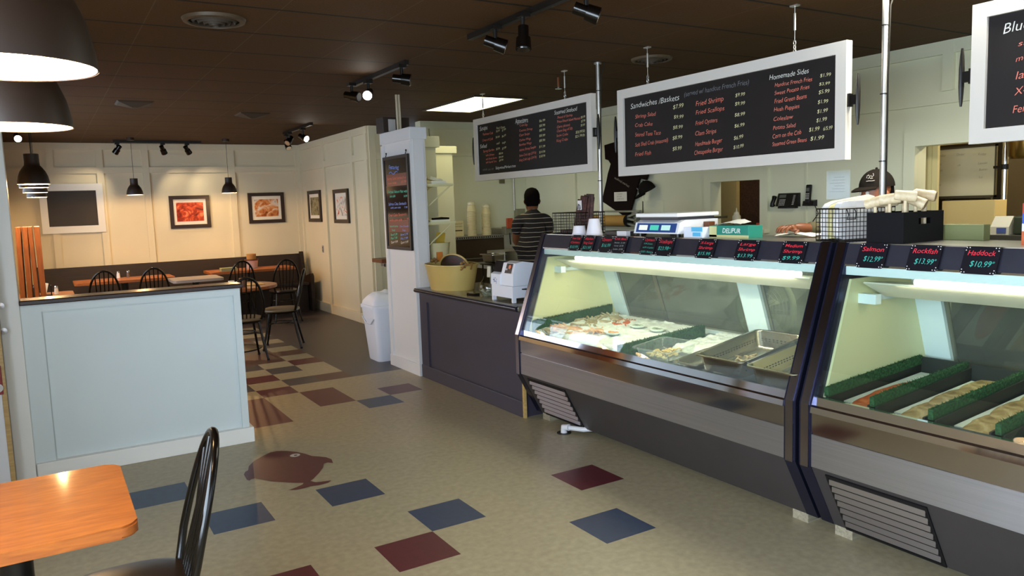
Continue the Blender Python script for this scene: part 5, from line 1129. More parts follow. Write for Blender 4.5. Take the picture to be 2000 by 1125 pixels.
def soda():
    o = thing('soda_dispenser', 'steel soda dispenser with orange and dark nozzle badges', 'dispenser', (5.3, 8.75, 0))
    mb = MB(); mb.bx(5.10, 5.62, 8.62, 9.02, 0, 1.28, .006); mb.build('body', steel, o)
    mb = MB(); mb.bx(5.10, 5.62, 8.52, 8.62, 1.2, 1.30, .006); mb.build('nozzle_head', mat('grey_plastic', '#6c6a58', .4), o)
    for x, m in ((5.16, mat('badge_orange', '#a8431e', .5)), (5.29, mat('badge_green', '#1d3a2c', .5)), (5.43, mat('badge_green', '#1d3a2c', .5))):
        mb = MB(); mb.bx(x-.045, x+.045, 8.5, 8.53, 1.28, 1.41, .006); mb.build('badge', m, o)
        mb = MB(); mb.cyl((x, 8.54, 1.28), (x, 8.54, 1.2), .02, n=10); mb.tube([(x, 8.52, 1.22), (x, 8.51, 1.12), (x, 8.50, 1.07)], .007, 6); mb.build('nozzle', black_gloss, o, 50)
soda()
stack_box('outlet_box', 'outlet cover high on the kitchen far wall', 'outlet', 5.34, 5.42, KY-.022, KY, 1.87, 2.0, mat('outlet_brown', '#6a6448', .5))
o = thing('conduit', 'grey conduit pipe with a box on the kitchen far wall', 'conduit', (5.57, 9.0, 0))
mb = MB(); mb.cyl((5.56, 9.03, 1.5), (5.56, 9.03, CEIL), .013, n=10); mb.build('pipe', galv, o); mb = MB(); mb.bx(5.56, 5.70, 8.98, KY, 1.35, 1.52, .004); mb.build('box', mat('conduit_box', '#8c8a72', .4, .3), o)
o = thing('prep_table', 'steel prep table behind the order counter', 'table', (4.6, 7.45, 0))
mb = MB(); mb.bx(4.1, 5.1, 7.2, 7.75, .90, .94, .004); mb.build('top', steel, o)
for x in (4.13, 5.07):
    for y in (7.23, 7.72): mb = MB(); mb.cyl((x, y, 0), (x, y, .90), .018, n=12); mb.build('leg', steel, o)
stack_box('steel_drawer_unit', 'low steel unit on the prep table', 'unit', 4.35, 4.85, 7.3, 7.7, .94, 1.07, steel)
o = thing('pan_stand', 'dark stand holding a steel pan behind the order counter', 'stand', (3.97, 6.9, 0))
for sx in (-1, 1):
    for sy in (-1, 1): mb = MB(); mb.cyl((3.97+sx*.07, 6.9+sy*.1, 0), (3.97+sx*.07, 6.9+sy*.1, .985), .008, n=8); mb.build('leg', black_metal, o)
mb = MB(); mb.bx(3.88, 4.06, 6.78, 7.02, .975, .985); mb.build('shelf', black_metal, o)
pan('small steel pan on the dark stand behind the order counter', (3.97, 6.9, 1.085), .19, .28, .09, 0, 0, steel, None, False, grp=None)

# ------------------------------------------------------------------ kitchen right wall
def tshirt():
    o = thing('t_shirt', 'dark brown t-shirt with white label pinned to the kitchen wall', 'shirt', (5.72, 6.9, 1.4))
    out = [(7.225, 2.237), (7.213, 2.074), (7.154, 2.058), (7.117, 2.014), (7.168, 1.901), (7.291, 1.586), (6.885, 1.406), (6.805, 1.416), (6.617, 1.824), (6.504, 1.801), (6.445, 1.94), (6.62, 2.15), (6.80, 2.24), (6.86, 2.2), (6.96, 2.19), (7.0, 2.26)]
    mb = MB(); f = [mb.bm.verts.new((5.711, y, z)) for y, z in out]; fc = mb.bm.faces.new(f)
    g = bmesh.ops.extrude_face_region(mb.bm, geom=[fc]); bmesh.ops.translate(mb.bm, verts=[v for v in g['geom'] if isinstance(v, bmesh.types.BMVert)], vec=(.022, 0, 0))
    bmesh.ops.triangulate(mb.bm, faces=mb.bm.faces[:]); bmesh.ops.subdivide_edges(mb.bm, edges=mb.bm.edges[:], cuts=3, use_grid_fill=True)
    for v in mb.bm.verts:
        if v.co.x < 5.72: v.co.x -= .012*abs(noise.noise((v.co.y*5, v.co.z*5, 0)))
    mb.build('cloth', mat('shirt_brown', '#1d1310', .9, 0, .1), o, 60)
    mb = MB(); mb.bx(5.692, 5.694, 6.815, 7.04, 1.58, 1.685); l = mb.build('paper_label', mat('label_paper', '#d9d3c8', .7), o)
    mb = MB()
    for t_, z, w_ in (('T-SHIRT', 1.655, .1), ('$15.00', 1.628, .08), ('SIZES S-XL', 1.6, .12)): write(mb, t_, (5.690, 6.985, z), (0, -1, 0), (0, 0, 1), .014, w_)
    mb.build('label_lettering', mat('ink_grey', '#4b4640', .7), l)
    mb = MB(); d = Vector((0, -.91, -.40)).normalized(); write(mb, 'seafood market', (5.692, 7.03, 1.842), d, Vector((0, -.4, .91)), .03, .28); mb.build('shirt_lettering', mat('shirt_print', '#a99e94', .7), o)
tshirt()
def cap_mesh(o, M, m, brim_len=.075, n=24, ht=.115):
    mb = MB(); rings = []
    for k in range(8):
        a = R(90*k/8); rings.append([M @ Vector((.098*math.cos(t)*math.cos(a), .082*math.sin(t)*math.cos(a), ht*math.sin(a))) for t in [2*math.pi*j/n for j in range(n)]])
    mb.loft(rings, cap=True); mb.build('crown', m, o, True)
    mb = MB(); top = []; bot = []
    for u in range(9):
        t = R(-62+124*u/8); i = Vector((.095*math.cos(t), .08*math.sin(t), .004)); e = Vector((.095*math.cos(t)+brim_len*max(.12, math.cos(t*1.2)), .084*math.sin(t), -.018*math.cos(t)+.0)); top.append((i, e))
    bm = mb.bm
    for dz in (0, -.006):
        V = [(bm.verts.new(M @ (i+Vector((0, 0, dz)))), bm.verts.new(M @ ((i+e)/2+Vector((0, 0, dz+.004)))), bm.verts.new(M @ (e+Vector((0, 0, dz))))) for i, e in top]
        for A, B in zip(V, V[1:]):
            for q in (0, 1): bm.faces.new((A[q], A[q+1], B[q+1], B[q]))
    bmesh.ops.remove_doubles(bm, verts=bm.verts[:], dist=1e-5); mb.build('brim', m, o, True)
    mb = MB(); p = M @ Vector((0, 0, ht+.001)); mb.ball(p, .008, 8); mb.build('button', m, o)
cap_m = mat('cap_dark', '#1c1714', .9, 0, .1)
logo_m = mat('cap_logo', '#b9b0a4', .6)
def cap_logo(o, M, side=1):
    mb = MB()
    for cx, cz, pts in [(0, .06, [(-.016, -.006), (-.013, .004), (-.006, .006), (-.003, -.002), (.004, .004), (.006, -.004), (.014, .004), (.012, .012)]), (0, .052, [(-.010, -.003), (-.004, .002), (.002, -.003), (.010, -.002)]), (0, .034, [(-.018, 0), (-.006, .0015), (.006, .0005), (.018, .002)])]:
        mb.tube([M @ Vector((.099*math.cos(p[0]*16)*.93, .084*math.sin(p[0]*16)*.95, cz+1.35*p[1])) for p in pts], .0022, 6)
    mb.build('emblem', logo_m, o, 60)
o = thing('baseball_cap', 'dark cap with a small pale emblem hung on the kitchen wall beside the t-shirt', 'cap', (5.74, 6.5, 1.66))
M = Matrix.Translation((5.69, 6.465, 1.685)) @ Matrix.Rotation(R(118), 4, 'Z') @ Matrix.Rotation(R(24), 4, 'Y')
cap_mesh(o, M, cap_m); cap_logo(o, M)
def paper_rack():
    o = thing('paper_roll_dispenser', 'grey wall dispenser with a roll of brown wrapping paper', 'paper roll', (5.66, 7.0, 1.29))
    mb = MB(); mb.cyl((5.66, 6.76, 1.36), (5.66, 7.5, 1.36), .062, n=28); mb.build('paper_roll', mat('kraft_wrap', '#b58a44', .7), o, 40)
    mb = MB(); mb.cyl((5.66, 6.75, 1.36), (5.66, 6.765, 1.36), .07, n=28); mb.build('roll_end', black_metal, o, 40)
    mb = MB()
    for a, b in [((6.77, 1.40), (6.55, 1.45)), ((6.77, 1.385), (6.62, 1.365)), ((6.62, 1.365), (6.55, 1.45)), ((6.77, 1.33), (6.55, 1.29)), ((6.62, 1.365), (6.55, 1.29))]:
        p, q = Vector((5.66, a[0], a[1])), Vector((5.66, b[0], b[1])); d = q-p; mb.box((p+q)/2, (.05, d.length, .022), (math.atan2(d.z, d.y), 0, 0))
    mb.bx(5.72, KX, 6.53, 7.55, 1.28, 1.3); mb.bx(5.64, 5.68, 6.55, 7.5, 1.455, 1.475); mb.bx(5.64, 5.68, 6.55, 7.5, 1.272, 1.29); mb.build('dispenser_frame', mat('dispenser_grey', '#8b8f84', .4, .4), o)
paper_rack()
q = stack_box('access_panel', 'square cream access panel on the kitchen wall under the cap', 'panel', KX-.012, KX, 6.29, 6.75, 1.33, 1.575, paint_k, .003)
def phone():
    o = thing('desk_phone', 'black office phone mounted on the kitchen wall', 'phone', (5.73, 4.68, 1.48))
    mb = MB(); mb.prism([(5.765, 4.53, 1.485), (5.70, 4.53, 1.49), (5.74, 4.53, 1.605), (5.765, 4.53, 1.605)], (0, .22, 0)); mb.build('phone_body', mat('phone_black', '#131011', .4, 0, .3), o)
    F = lambda y, z, d=.002: Vector((5.70+(z-1.49)*.348-d, y, z))
    mb = MB(); mb.prism([F(4.655, 1.565), F(4.725, 1.565), F(4.725, 1.592), F(4.655, 1.592)], (-.003, 0, 0)); mb.build('display', mat('phone_lcd', '#55584f', .3), o)
    mb = MB()
    for i in range(4):
        for j in range(5): c = F(4.66+.017*i, 1.50+.012*j, .003); mb.box(c, (.004, .009, .006))
    mb.build('keypad', mat('phone_key', '#b8b4ae', .5), o)
    mb = MB()
    for j in range(7): c = F(4.565, 1.505+.013*j, .003); mb.box(c, (.004, .02, .005))
    mb.build('side_keys', mat('phone_key', '#b8b4ae', .5), o)
    mb = MB(); mb.tube([(5.71, 4.79, 1.495), (5.70, 4.785, 1.515), (5.72, 4.785, 1.55), (5.735, 4.79, 1.575)], [.024, .018, .018, .022], 10); mb.build('handset', mat('phone_black', '#131011', .4, 0, .3), o, 60)
    mb = MB(); mb.bx(5.72, KX, 4.56, 4.74, 1.47, 1.486); mb.build('wall_mount', mat('phone_black', '#131011', .4, 0, .3), o)
phone()
o = thing('cordless_phone', 'black cordless phone standing in its wall cradle', 'phone', (5.74, 4.42, 1.48))
mb = MB(); mb.prism([(KX, 4.36, 1.485), (5.71, 4.36, 1.49), (5.72, 4.36, 1.53), (KX, 4.36, 1.54)], (0, .11, 0)); mb.build('cradle', mat('phone_black', '#131011', .4, 0, .3), o)
mb = MB(); mb.box((5.735, 4.425, 1.59), (.025, .05, .165), (0, .12, 0), .008); h = mb.build('handset', mat('phone_black', '#131011', .4, 0, .3), o)
mb = MB(); mb.box((5.723, 4.425, 1.63), (.003, .034, .03), (0, .12, 0)); mb.build('display', mat('phone_lcd', '#55584f', .3), h)
mb = MB()
for i in range(3):
    for j in range(4): mb.box((5.7165+.0016*j, 4.412+.013*i, 1.552+.014*j), (.003, .008, .007), (0, .12, 0))
mb.build('keypad', mat('phone_key', '#b8b4ae', .5), h)
mb = MB(); mb.tube([(5.75, 4.37, 1.49), (5.745, 4.33, 1.42), (5.75, 4.40, 1.34), (5.755, 4.44, 1.30), (5.76, 4.44, 1.2)], .004, 6); mb.build('cord', black_metal, o, 60)
o = thing('document_sleeve', 'clear plastic sleeve with a pale sheet on the kitchen wall', 'document', (5.765, 4.15, 1.54))
mb = MB(); mb.bx(5.764, 5.766, 4.05, 4.25, 1.55, 1.765); mb.build('sheet', mat('sheet_pale', '#cfd2c4', .5), o); mb = MB(); mb.bx(5.757, 5.759, 4.035, 4.262, 1.54, 1.78); mb.build('plastic', glass('sleeve_plastic', (.93, .95, .95), 1, .15), o)
mb = MB()
for k in range(6): mb.bx(5.762, 5.7638, 4.09, 4.23-.02*(k % 3), 1.60+.024*k, 1.606+.024*k)
mb.build('print_lines', mat('ink_pale', '#a7aaa2', .7), o)
# things in and around the first opening
o = thing('squeeze_bottle', 'clear squeeze bottle half full of brown sauce on the opening sill', 'bottle', (5.79, 5.29, 1.28))
mb = MB(); mb.lathe([(.04, .06), (.04, .12), (.025, .14)], (5.79, 5.29, 1.28), 18); mb.build('bottle', mat('bottle_clear', '#cfc9b0', .3), o, True)
mb = MB(); mb.lathe([(.001, 0), (.04, 0), (.0405, .06)], (5.79, 5.29, 1.28), 18); mb.build('sauce', mat('sauce_brown', '#3a2210', .3), o, True)
mb = MB(); mb.lathe([(.027, .138), (.025, .155), (.008, .165), (.004, .2), (.001, .2)], (5.79, 5.29, 1.28), 14); mb.build('nozzle', mat('bottle_cap', '#d9d4c0', .4), o, True)
stack_box('red_carton', 'small red carton in the kitchen opening', 'carton', 5.80, 5.86, 4.99, 5.06, 1.28, 1.335, mat('carton_red', '#c8381c', .5))
o = thing('serving_shelf', 'narrow grey steel shelf beside the opening', 'shelf', (5.45, 5.72, 1.37))
mb = MB(); mb.prism([(5.40, 6.1, 1.362), (5.72, 6.1, 1.362), (5.74, 5.36, 1.385), (5.42, 5.30, 1.385)], (0, 0, .022)); mb.build('board', mat('shelf_steel', '#73715f', .35, .7), o)
for y in (5.6, 6.0): mb = MB(); mb.tube([(5.46, y, 1.365), (KX, y, 1.20)], .008, 6); mb.tube([(KX-.008, y, 1.2), (KX-.008, y, 1.37)], .008, 6); mb.build('bracket', galv, o, 60)
# beyond the second opening
def whiteboard():
    o = thing('whiteboard', 'whiteboard with faint notes beyond the right kitchen opening', 'whiteboard', (6.4, 3.43, 1.5))
    mb = MB(); mb.bx(6.40, 6.41, 3.22, 3.72, 1.53, 1.925); mb.build('panel', mat('whiteboard_face', '#c9c2a4', .3), o)
    mb = MB()
    for q in [(3.21, 3.73, 1.915, 1.93), (3.21, 3.73, 1.52, 1.535), (3.21, 3.222, 1.52, 1.93), (3.718, 3.73, 1.52, 1.93)]: mb.bx(6.392, 6.412, *q)
    mb.bx(6.36, 6.40, 3.24, 3.62, 1.515, 1.525); mb.build('frame', mat('wb_frame', '#4a4434', .4, .3), o)
    mb = MB()
    for t_, y, z in [('Monday', 3.69, 1.86), ('Order', 3.52, 1.86), ('Friday', 3.35, 1.85), ('Rolls', 3.69, 1.79), ('ok', 3.51, 1.775), ('Lemon', 3.35, 1.78), ('Butter', 3.34, 1.73), ('Crab', 3.68, 1.74), ('Oil', 3.67, 1.62), ('Ice', 3.34, 1.67)]: write(mb, t_, (6.397, y, z), (0, -1, 0), (0, 0, 1), .018)
    mb.build('notes', mat('wb_ink', '#8a836c', .6), o)
    mb = MB(); mb.bx(6.41, 6.44, 3.25, 3.29, .9, 1.6); mb.bx(6.41, 6.44, 3.57, 3.61, .9, 1.6); mb.build('stand_leg', mat('wb_frame', '#4a4434', .4, .3), o)
whiteboard()
stack_box('store_cupboard', 'dark cupboard behind the whiteboard', 'cupboard', 6.55, 6.95, 3.2, 4.1, 0, 1.96, mat('cupboard_dark', '#2b2113', .5))
stack_box('work_bench', 'steel bench in the back room under the whiteboard', 'bench', 6.12, 6.385, 2.2, 3.9, .82, .9, steel)
stack_box('cream_carton', 'tall cream carton standing below the whiteboard', 'carton', 6.17, 6.35, 3.1, 3.5, .9, 1.5, mat('cream_carton_m', '#cdb67c', .7))
o = thing('steel_pipe', 'steel pipe with a clamp right of the whiteboard', 'pipe', (6.4, 3.185, 0))
mb = MB(); mb.cyl((6.4, 3.15, 0), (6.4, 3.15, CEIL), .022, n=16); mb.build('tube', chrome, o, 40); mb = MB(); mb.cyl((6.4, 3.15, 1.73), (6.4, 3.15, 1.77), .03, n=16); mb.bx(6.39, 6.41, 3.15, 3.23, 1.74, 1.76); mb.build('clamp', black_metal, o)
o = thing('hanging_pot', 'brass-coloured pot hanging under the right menu board', 'pot', (6.2, 2.94, 1.80))
mb = MB(); mb.lathe([(.001, 0), (.11, .0), (.12, .02), (.12, .17), (.112, .17), (.11, .02)], (6.2, 2.90, 1.80), 28); mb.build('pot_wall', mat('brass_pot', '#7d5f2a', .3, .9), o, True)
mb = MB(); mb.tube([(6.2, 2.79, 1.95), (6.2, 2.82, 2.15), (6.2, 2.9, 2.25), (6.2, 2.98, 2.15), (6.2, 3.01, 1.95)], .006, 6); mb.cyl((6.2, 2.9, 2.25), (6.2, 2.9, CEIL), .005, n=6); mb.build('bail', black_metal, o, 60)
for k, (y0, y1, z0, z1) in enumerate([(3.72, 3.9, 1.55, 1.83), (3.93, 4.0, 1.65, 1.85)]):
    q = stack_box('notice', ['larger typed notice on the back room wall', 'narrow notice on the back room wall beside the pipe'][k], 'notice', 8.04, 8.05, y0, y1, z0, z1, mat('notice_paper', '#cfc193', .7), 0)
    mb = MB()
    for j in range(7): mb.bx(8.036, 8.0398, y0+.02, y1-.02-.01*(j % 3), z1-.04-.033*j, z1-.03-.033*j)
    mb.build('print_lines', mat('ink_brown', '#4a3a22', .7), q)
# work counter behind the right case and the equipment on it
o = thing('work_counter', 'steel work counter behind the right case', 'counter', (4.75, 1.9, 0))
mb = MB(); mb.bx(4.62, 5.2, .6, 2.62, 1.22, 1.26, .004); mb.build('top', steel, o); mb = MB(); mb.bx(4.66, 5.15, .65, 2.57, .08, 1.22); mb.build('cabinet', mat('counter_steel_dark', '#7c7766', .35, .8), o)
stack_box('dark_tray_stack', 'flat dark trays on the work counter behind the right case', 'trays', 4.66, 4.95, 2.02, 2.48, 1.26, 1.325, mat('tray_dark', '#24211a', .4))
o = thing('label_printer', 'grey label printer with a blue label on the work counter', 'printer', (4.62, 2.32, 1.325)); mb = MB(); mb.prism([(4.67, 2.265, 1.325), (4.67, 2.265, 1.37), (4.72, 2.265, 1.43), (4.82, 2.265, 1.42), (4.82, 2.265, 1.325)], (0, .1, 0)); mb.build('printer_body', mat('printer_grey', '#8d8878', .5), o); mb = MB(); mb.bx(4.666, 4.67, 2.28, 2.33, 1.335, 1.365); mb.build('blue_label', mat('label_blue', '#2a3560', .5), o)
stack_box('dark_monitor', 'dark green-black appliance on the work counter near the right edge', 'appliance', 4.68, 4.9, 2.03, 2.25, 1.325, 1.43, mat('appliance_dark', '#1f2417', .3), .01)
o = thing('snack_box', 'red, blue and orange printed box at the right photo edge', 'box', (3.36, 1.48, 1.366))
for k, (z0, z1, c) in enumerate([(1.366, 1.42, '#c05a28'), (1.42, 1.45, '#d9d4cc'), (1.45, 1.49, '#2d4fb0'), (1.49, 1.53, '#a8321c')]):
    mb = MB(); mb.bx(3.3, 3.42, 1.40, 1.553, z0, z1); mb.build('printed_band', mat('snack_'+c[1:], c, .4), o)

# ------------------------------------------------------------------ things on top of the cases
TOP = 1.366
wire_m = mat('black_wire', '#14110f', .4, .4)
def wire_basket(lab, M, L, D, Hh, nx, ny, nz):
    o = thing('wire_basket', lab, 'basket', M.translation, 'black wire baskets on the cases'); r = .0017
    mb = MB()
    def ln(a, b, rr=r): mb.cyl(M @ Vector(a), M @ Vector(b), rr, n=5, caps=False)
    for k in range(nx+1):
        x = L*k/nx
        for y in (0, D): ln((x, y, 0), (x, y, Hh))
        ln((x, 0, 0), (x, D, 0))
    for k in range(ny+1):
        y = D*k/ny
        for x in (0, L): ln((x, y, 0), (x, y, Hh))
        ln((0, y, 0), (L, y, 0))
    for k in range(nz+1):
        z = Hh*k/nz; rr = .004 if k == nz else (.003 if k == 0 else r)
        for a, b in (((0, 0, z), (L, 0, z)), ((L, 0, z), (L, D, z)), ((L, D, z), (0, D, z)), ((0, D, z), (0, 0, z))): ln(a, b, rr)
    mb.build('wire_grid', wire_m, o)
    return o
M = Matrix.Translation((3.18, 2.285, TOP+.004)) @ Matrix.Rotation(R(-12), 4, 'Z')
b2_ = wire_basket('black wire basket of clear plastic bags beside the mallet box', M, .335, .15, .15, 16, 7, 7)
mb = MB()
for x0 in (.04, .22): mb.tube([M @ Vector(p) for p in ((x0, -.004, .15), (x0+.01, -.008, .12), (x0, -.008, .1), (x0+.05, -.008, .1), (x0+.055, -.006, .13), (x0+.045, -.004, .15))], .0025, 6)
mb.build('handle_loop', wire_m, b2_, 60)
bag_c = glass('bag_film', (.96, .96, .96), 1, .12, .45)
def bag_stack(lab, y0, y1, z, seed, m, tw=0):
    mb = MB(); rings = []
    for k in range(7):
        y = y0+(y1-y0)*k/6; ring = []
        for j in range(14):
            a = 2*math.pi*j/14; x = .168+.155*math.copysign(abs(math.cos(a))**.35, math.cos(a)); zz = z*.5+z*.5*math.copysign(abs(math.sin(a))**.35, math.sin(a))
            n_ = noise.noise((x*14+seed, y*14, zz*9)); ring.append(M @ Vector((x+.014*n_, y+.008*n_, max(.006, zz+.014*n_+tw*(x-.168)))))
        rings.append(ring)
    mb.loft(rings); q = mb.build('plastic_bag', m, smooth=True); tag(q, lab, 'bag', 'plastic bags in the wire basket')
white_bag = mat('white_bag_film', '#e6e3e0', .25, 0, .5, noise_s=14, noise_a=.08)
yel_bag = mat('yellow_bag_film', '#ded49a', .25, 0, .5, noise_s=14, noise_a=.1)
bag_stack('white plastic bags in the wire basket, nearest the front wires', .012, .05, .188, 1, white_bag); bag_stack('yellowish plastic bags in the middle of the wire basket', .055, .09, .185, 7, yel_bag, .06); bag_stack('clear pale plastic bags at the back of the wire basket', .095, .135, .195, 3, white_bag, .1)
# mallet box
def mallet_box():
    x0, x1, y0, y1, z1 = 3.175, 3.48, 1.965, 2.14, TOP+.135
    bm_ = mat('box_black', '#0f0f12', .7, 0, .15); t = .008
    o = thing('mallet_box', 'black open box with a hand slot on top of the right case', 'box', ((x0+x1)/2, (y0+y1)/2, TOP))
    mb = MB(); mb.bx(x0, x0+t, y0, y1, TOP, z1); mb.bx(x1-t, x1, y0, y1, TOP, z1); mb.bx(x0+t, x1-t, y1-t, y1, TOP, z1); mb.bx(x0+t, x1-t, y0+t, y1-t, TOP, TOP+t)
    c = (x0+x1)/2+.01
    mb.bx(x0+t, c-.05, y0, y0+t, TOP, z1); mb.bx(c+.05, x1-t, y0, y0+t, TOP, z1); mb.bx(c-.05, c+.05, y0, y0+t, TOP, z1-.055); mb.bx(c-.05, c+.05, y0, y0+t, z1-.028, z1)
    mb.build('box_walls', bm_, o)
    wm = wood('mallet_wood', '#c9b28a', '#e0d0ae', .5, 4); wm2 = wood('mallet_wood_dark', '#7d664a', '#9a8260', .55, 4)
    P = [(3.20, 2.115, 0, -10, .25), (3.205, 2.05, 0, 0, .12), (3.225, 1.99, 0, 5, -.12), (3.31, 1.995, 0, -12, -.45), (3.31, 2.05, 2, 10, .05), (3.39, 2.0, 0, -10, -.2), (3.27, 2.105, 0, 0, .1), (3.40, 2.09, 2, 0, 0), (3.445, 2.04, 0, 5, -.1)]
    for k, (x, y, sh, rz, tz) in enumerate(P):
        q = thing('wooden_mallet', 'wooden crab mallet standing head up in the black box', 'mallet', (x, y, TOP+.01), 'crab mallets in the black box')
        top = TOP+.17+.012*(k % 3); mb = MB(); mb.cyl((x, y, TOP+.01), (x, y, top), .0075, n=10); mb.build('handle', wm, q, 40)
        d = Vector((math.cos(R(-60+rz)), math.sin(R(-60+rz)), tz)).normalized()*.044; c_ = Vector((x, y, top+.012))
        mb = MB(); mb.cyl(c_-d, c_+d, .022, .024, 20); bmesh.ops.bevel(mb.bm, geom=[e for e in mb.bm.edges if len(e.link_faces) == 2 and e.calc_face_angle(0) > 1], offset=.003, segments=2, affect='EDGES'); mb.build('head', wm2 if sh == 2 else wm, q, 40); mb = MB(); mb.cyl(c_+d, c_+d*1.012, .0215, n=20); mb.build('end_grain', wm2, q)
mallet_box()
stack_box('green_carton', 'flat olive green carton right of the mallet box', 'carton', 3.5, 3.555, 1.80, 1.98, TOP, TOP+.07, mat('carton_olive', '#707548', .6), .003)
# left wire basket with dark sticks of kindling-like bundles and a clip card
M = Matrix.Translation((3.22, 4.70, TOP+.004)) @ Matrix.Rotation(R(-90), 4, 'Z')
wire_basket('black wire basket of dark brown bundles on the left case', M, .36, .20, .145, 15, 8, 7)
br_m = ramp_mat('dark_bundle', [(.3, '#1d0f0d'), (.5, '#3c221d'), (.7, '#5a3830')], 30, .6)
for k in range(7):
    mb = MB(); y = 4.42-.012*k; x = 3.25+.022*(k % 4); mb.box((x, y, TOP+.125+.006*k), (.018, .055, .235), (R(16-2*k), R(3*(k % 3)), .1*k), .003)
    q = mb.build('brown_bundle', br_m); tag(q, 'dark brown slab leaning in the left wire basket', 'bundle', 'dark brown slabs in the left wire basket')
for k in range(4):
    mb = MB(); mb.box((3.26+.03*k, 4.56, TOP+.018), (.02, .18, .022), (0, 0, .06*k), .003); q = mb.build('brown_bundle', br_m); tag(q, 'dark brown slab lying flat in the left wire basket', 'bundle', 'flat dark brown slabs in the left wire basket')
q = stack_box('clip_card', 'white clip card standing above the left wire basket', 'card', 3.236, 3.239, 4.365, 4.41, TOP+.17, TOP+.235, mat('card_white', '#dcd6d6', .6), 0)
mb = MB(); mb.tube([(3.233, 4.40, TOP+.175), (3.233, 4.395, TOP+.21), (3.233, 4.38, TOP+.2), (3.233, 4.375, TOP+.175)], .003, 6); mb.bx(3.236, 3.239, 4.386, 4.39, TOP+.02, TOP+.17); mb.build('clip', black_metal, q)
wcup = mat('cup_white', '#e9e4ea', .45)
def cup(lab, x, y, h, r0, r1):
    mb = MB(); mb.lathe([(r0+.003, 0), (r0+.003, .006), (r0, .008), (r1, h), (r1-.004, h+.001), (r1-.006, h-.004), (.001, h-.004)], (x, y, TOP), 28); q = mb.build('paper_cup', wcup, smooth=True); tag(q, lab, 'cup', 'upturned white paper cups on the left case')
cup('taller upturned white paper cup on the left case', 3.23, 4.215, .108, .056, .036); cup('shorter upturned white paper cup behind the price tags', 3.20, 4.345, .06, .05, .04)
# fallen black stands and white card
q = stack_box('tag_stand', 'black folded card stand lying left of the scale', 'stand', 3.2, 3.3, 3.93, 4.06, TOP, TOP+.03, black_metal, .004); q = stack_box('tag_stand', 'small black card stand next to the white paper slip', 'stand', 3.22, 3.3, 3.76, 3.83, TOP, TOP+.028, black_metal, .004)
stack_box('paper_slip', 'white paper slip between the black card stands', 'paper', 3.19, 3.26, 3.83, 3.925, TOP, TOP+.03, mat('slip_white', '#d8d4d4', .7), 0)
def scale():
    y0, y1, x0, x1 = 3.345, 3.735, 3.17, 3.50
    o = thing('weighing_scale', 'white digital weighing scale with a blue display strip', 'scale', ((x0+x1)/2, (y0+y1)/2, TOP))
    wm = mat('scale_white', '#e8e8ea', .3)
    mb = MB(); mb.prism([(x0, y0, TOP+.02), (x0+.02, y0, TOP+.085), (x0+.06, y0, TOP+.10), (x1, y0, TOP+.10), (x1, y0, TOP+.02)], (0, y1-y0, 0)); mb.build('body', wm, o)
    mb = MB(); mb.bx(x0+.01, x1+.02, y0+.008, y1-.008, TOP+.118, TOP+.142, .006); mb.build('platter', mat('platter_white', '#ecebe8', .2), o); mb = MB(); mb.bx(x0+.03, x1, y0+.03, y1-.03, TOP+.10, TOP+.118); mb.build('platter_support', mat('dark_gap', '#3a3a40', .5), o)
    F = lambda y, u, d: Vector((x0+.02*u-d, y, TOP+.02+.065*u))
    def panel(nm, ya, yb, u0, u1, d, m): mb = MB(); mb.prism([F(ya, u0, d), F(yb, u0, d), F(yb, u1, d), F(ya, u1, d)], (.002, 0, 0)); return mb.build(nm, m, o)
    panel('display_strip', y0+.02, y1-.02, .12, .95, .0025, mat('strip_blue', '#2e4a86', .3))
    for k, c in enumerate([(.75, .85, .75), (.08, .55, .42), (.45, .75, .72)]):
        ya = y1-.045-.1*k; panel('display_window', ya-.075, ya, .32, .78, .0045, emit('lcd_%d' % k, c, .8))
    for sx in (x0+.03, x1-.03):
        for sy in (y0+.03, y1-.03): mb = MB(); mb.cyl((sx, sy, TOP), (sx, sy, TOP+.02), .018, n=12); mb.build('foot', black_metal, o)
scale()
q = stack_box('printed_box', 'small white and blue printed box beside the scale', 'box', 3.2, 3.27, 3.175, 3.325, TOP, TOP+.06, mat('box_pale', '#dbe0ea', .5), .002)
mb = MB(); mb.bx(3.197, 3.2, 3.175, 3.26, TOP+.035, TOP+.06); mb.bx(3.197, 3.2, 3.19, 3.25, TOP+.008, TOP+.03); mb.build('blue_print', mat('box_blue', '#55b4dc', .5), q)
def wrap_box():
    o = thing('wrap_box', 'long teal and yellow box of wrapping sheets on the left case', 'box', (3.33, 3.03, TOP))
    x0, x1, y0, y1, z1 = 3.25, 3.36, 2.885, 3.17, TOP+.068
    mb = MB(); mb.bx(x0, x1, y0, y1, TOP, z1, .002); mb.build('carton', mat('carton_teal', '#17806e', .45), o)
    mb = MB(); mb.bx(x0-.0015, x0, y1-.055, y1, TOP+.004, z1-.004); mb.bx(x0-.0015, x0, y0, y1, TOP, TOP+.016); mb.build('yellow_print', mat('carton_cream', '#c9c58a', .5), o)
    mb = MB(); write(mb, 'DELIPUR', (x0-.003, y1-.10, TOP+.028), (0, -1, 0), (0, 0, 1), .026, .13, off=.02); mb.build('lettering', mat('carton_white', '#cfe0d8', .5), o)
    mb = MB(); rings = []
    for k in range(9): u = k/8; rings.append([(x0+.02+.09*v, y1-.01-.2*u, z1+.002+.03*math.sin(u*2.6)*(.4+.6*v)+.004*noise.noise((u*6, v*5, 0))) for v in [j/6 for j in range(7)]])
    mb.loft(rings, closed=False, cap=False); mb.build('paper_sheet', mat('sheet_white', '#dcdcd2', .6), o, True)
wrap_box()
stack_box('spice_tin', 'small brown and yellow tin behind the printed box', 'tin', 3.38, 3.43, 3.30, 3.36, TOP, TOP+.085, mat('tin_brown', '#6b3b1c', .4), .003)
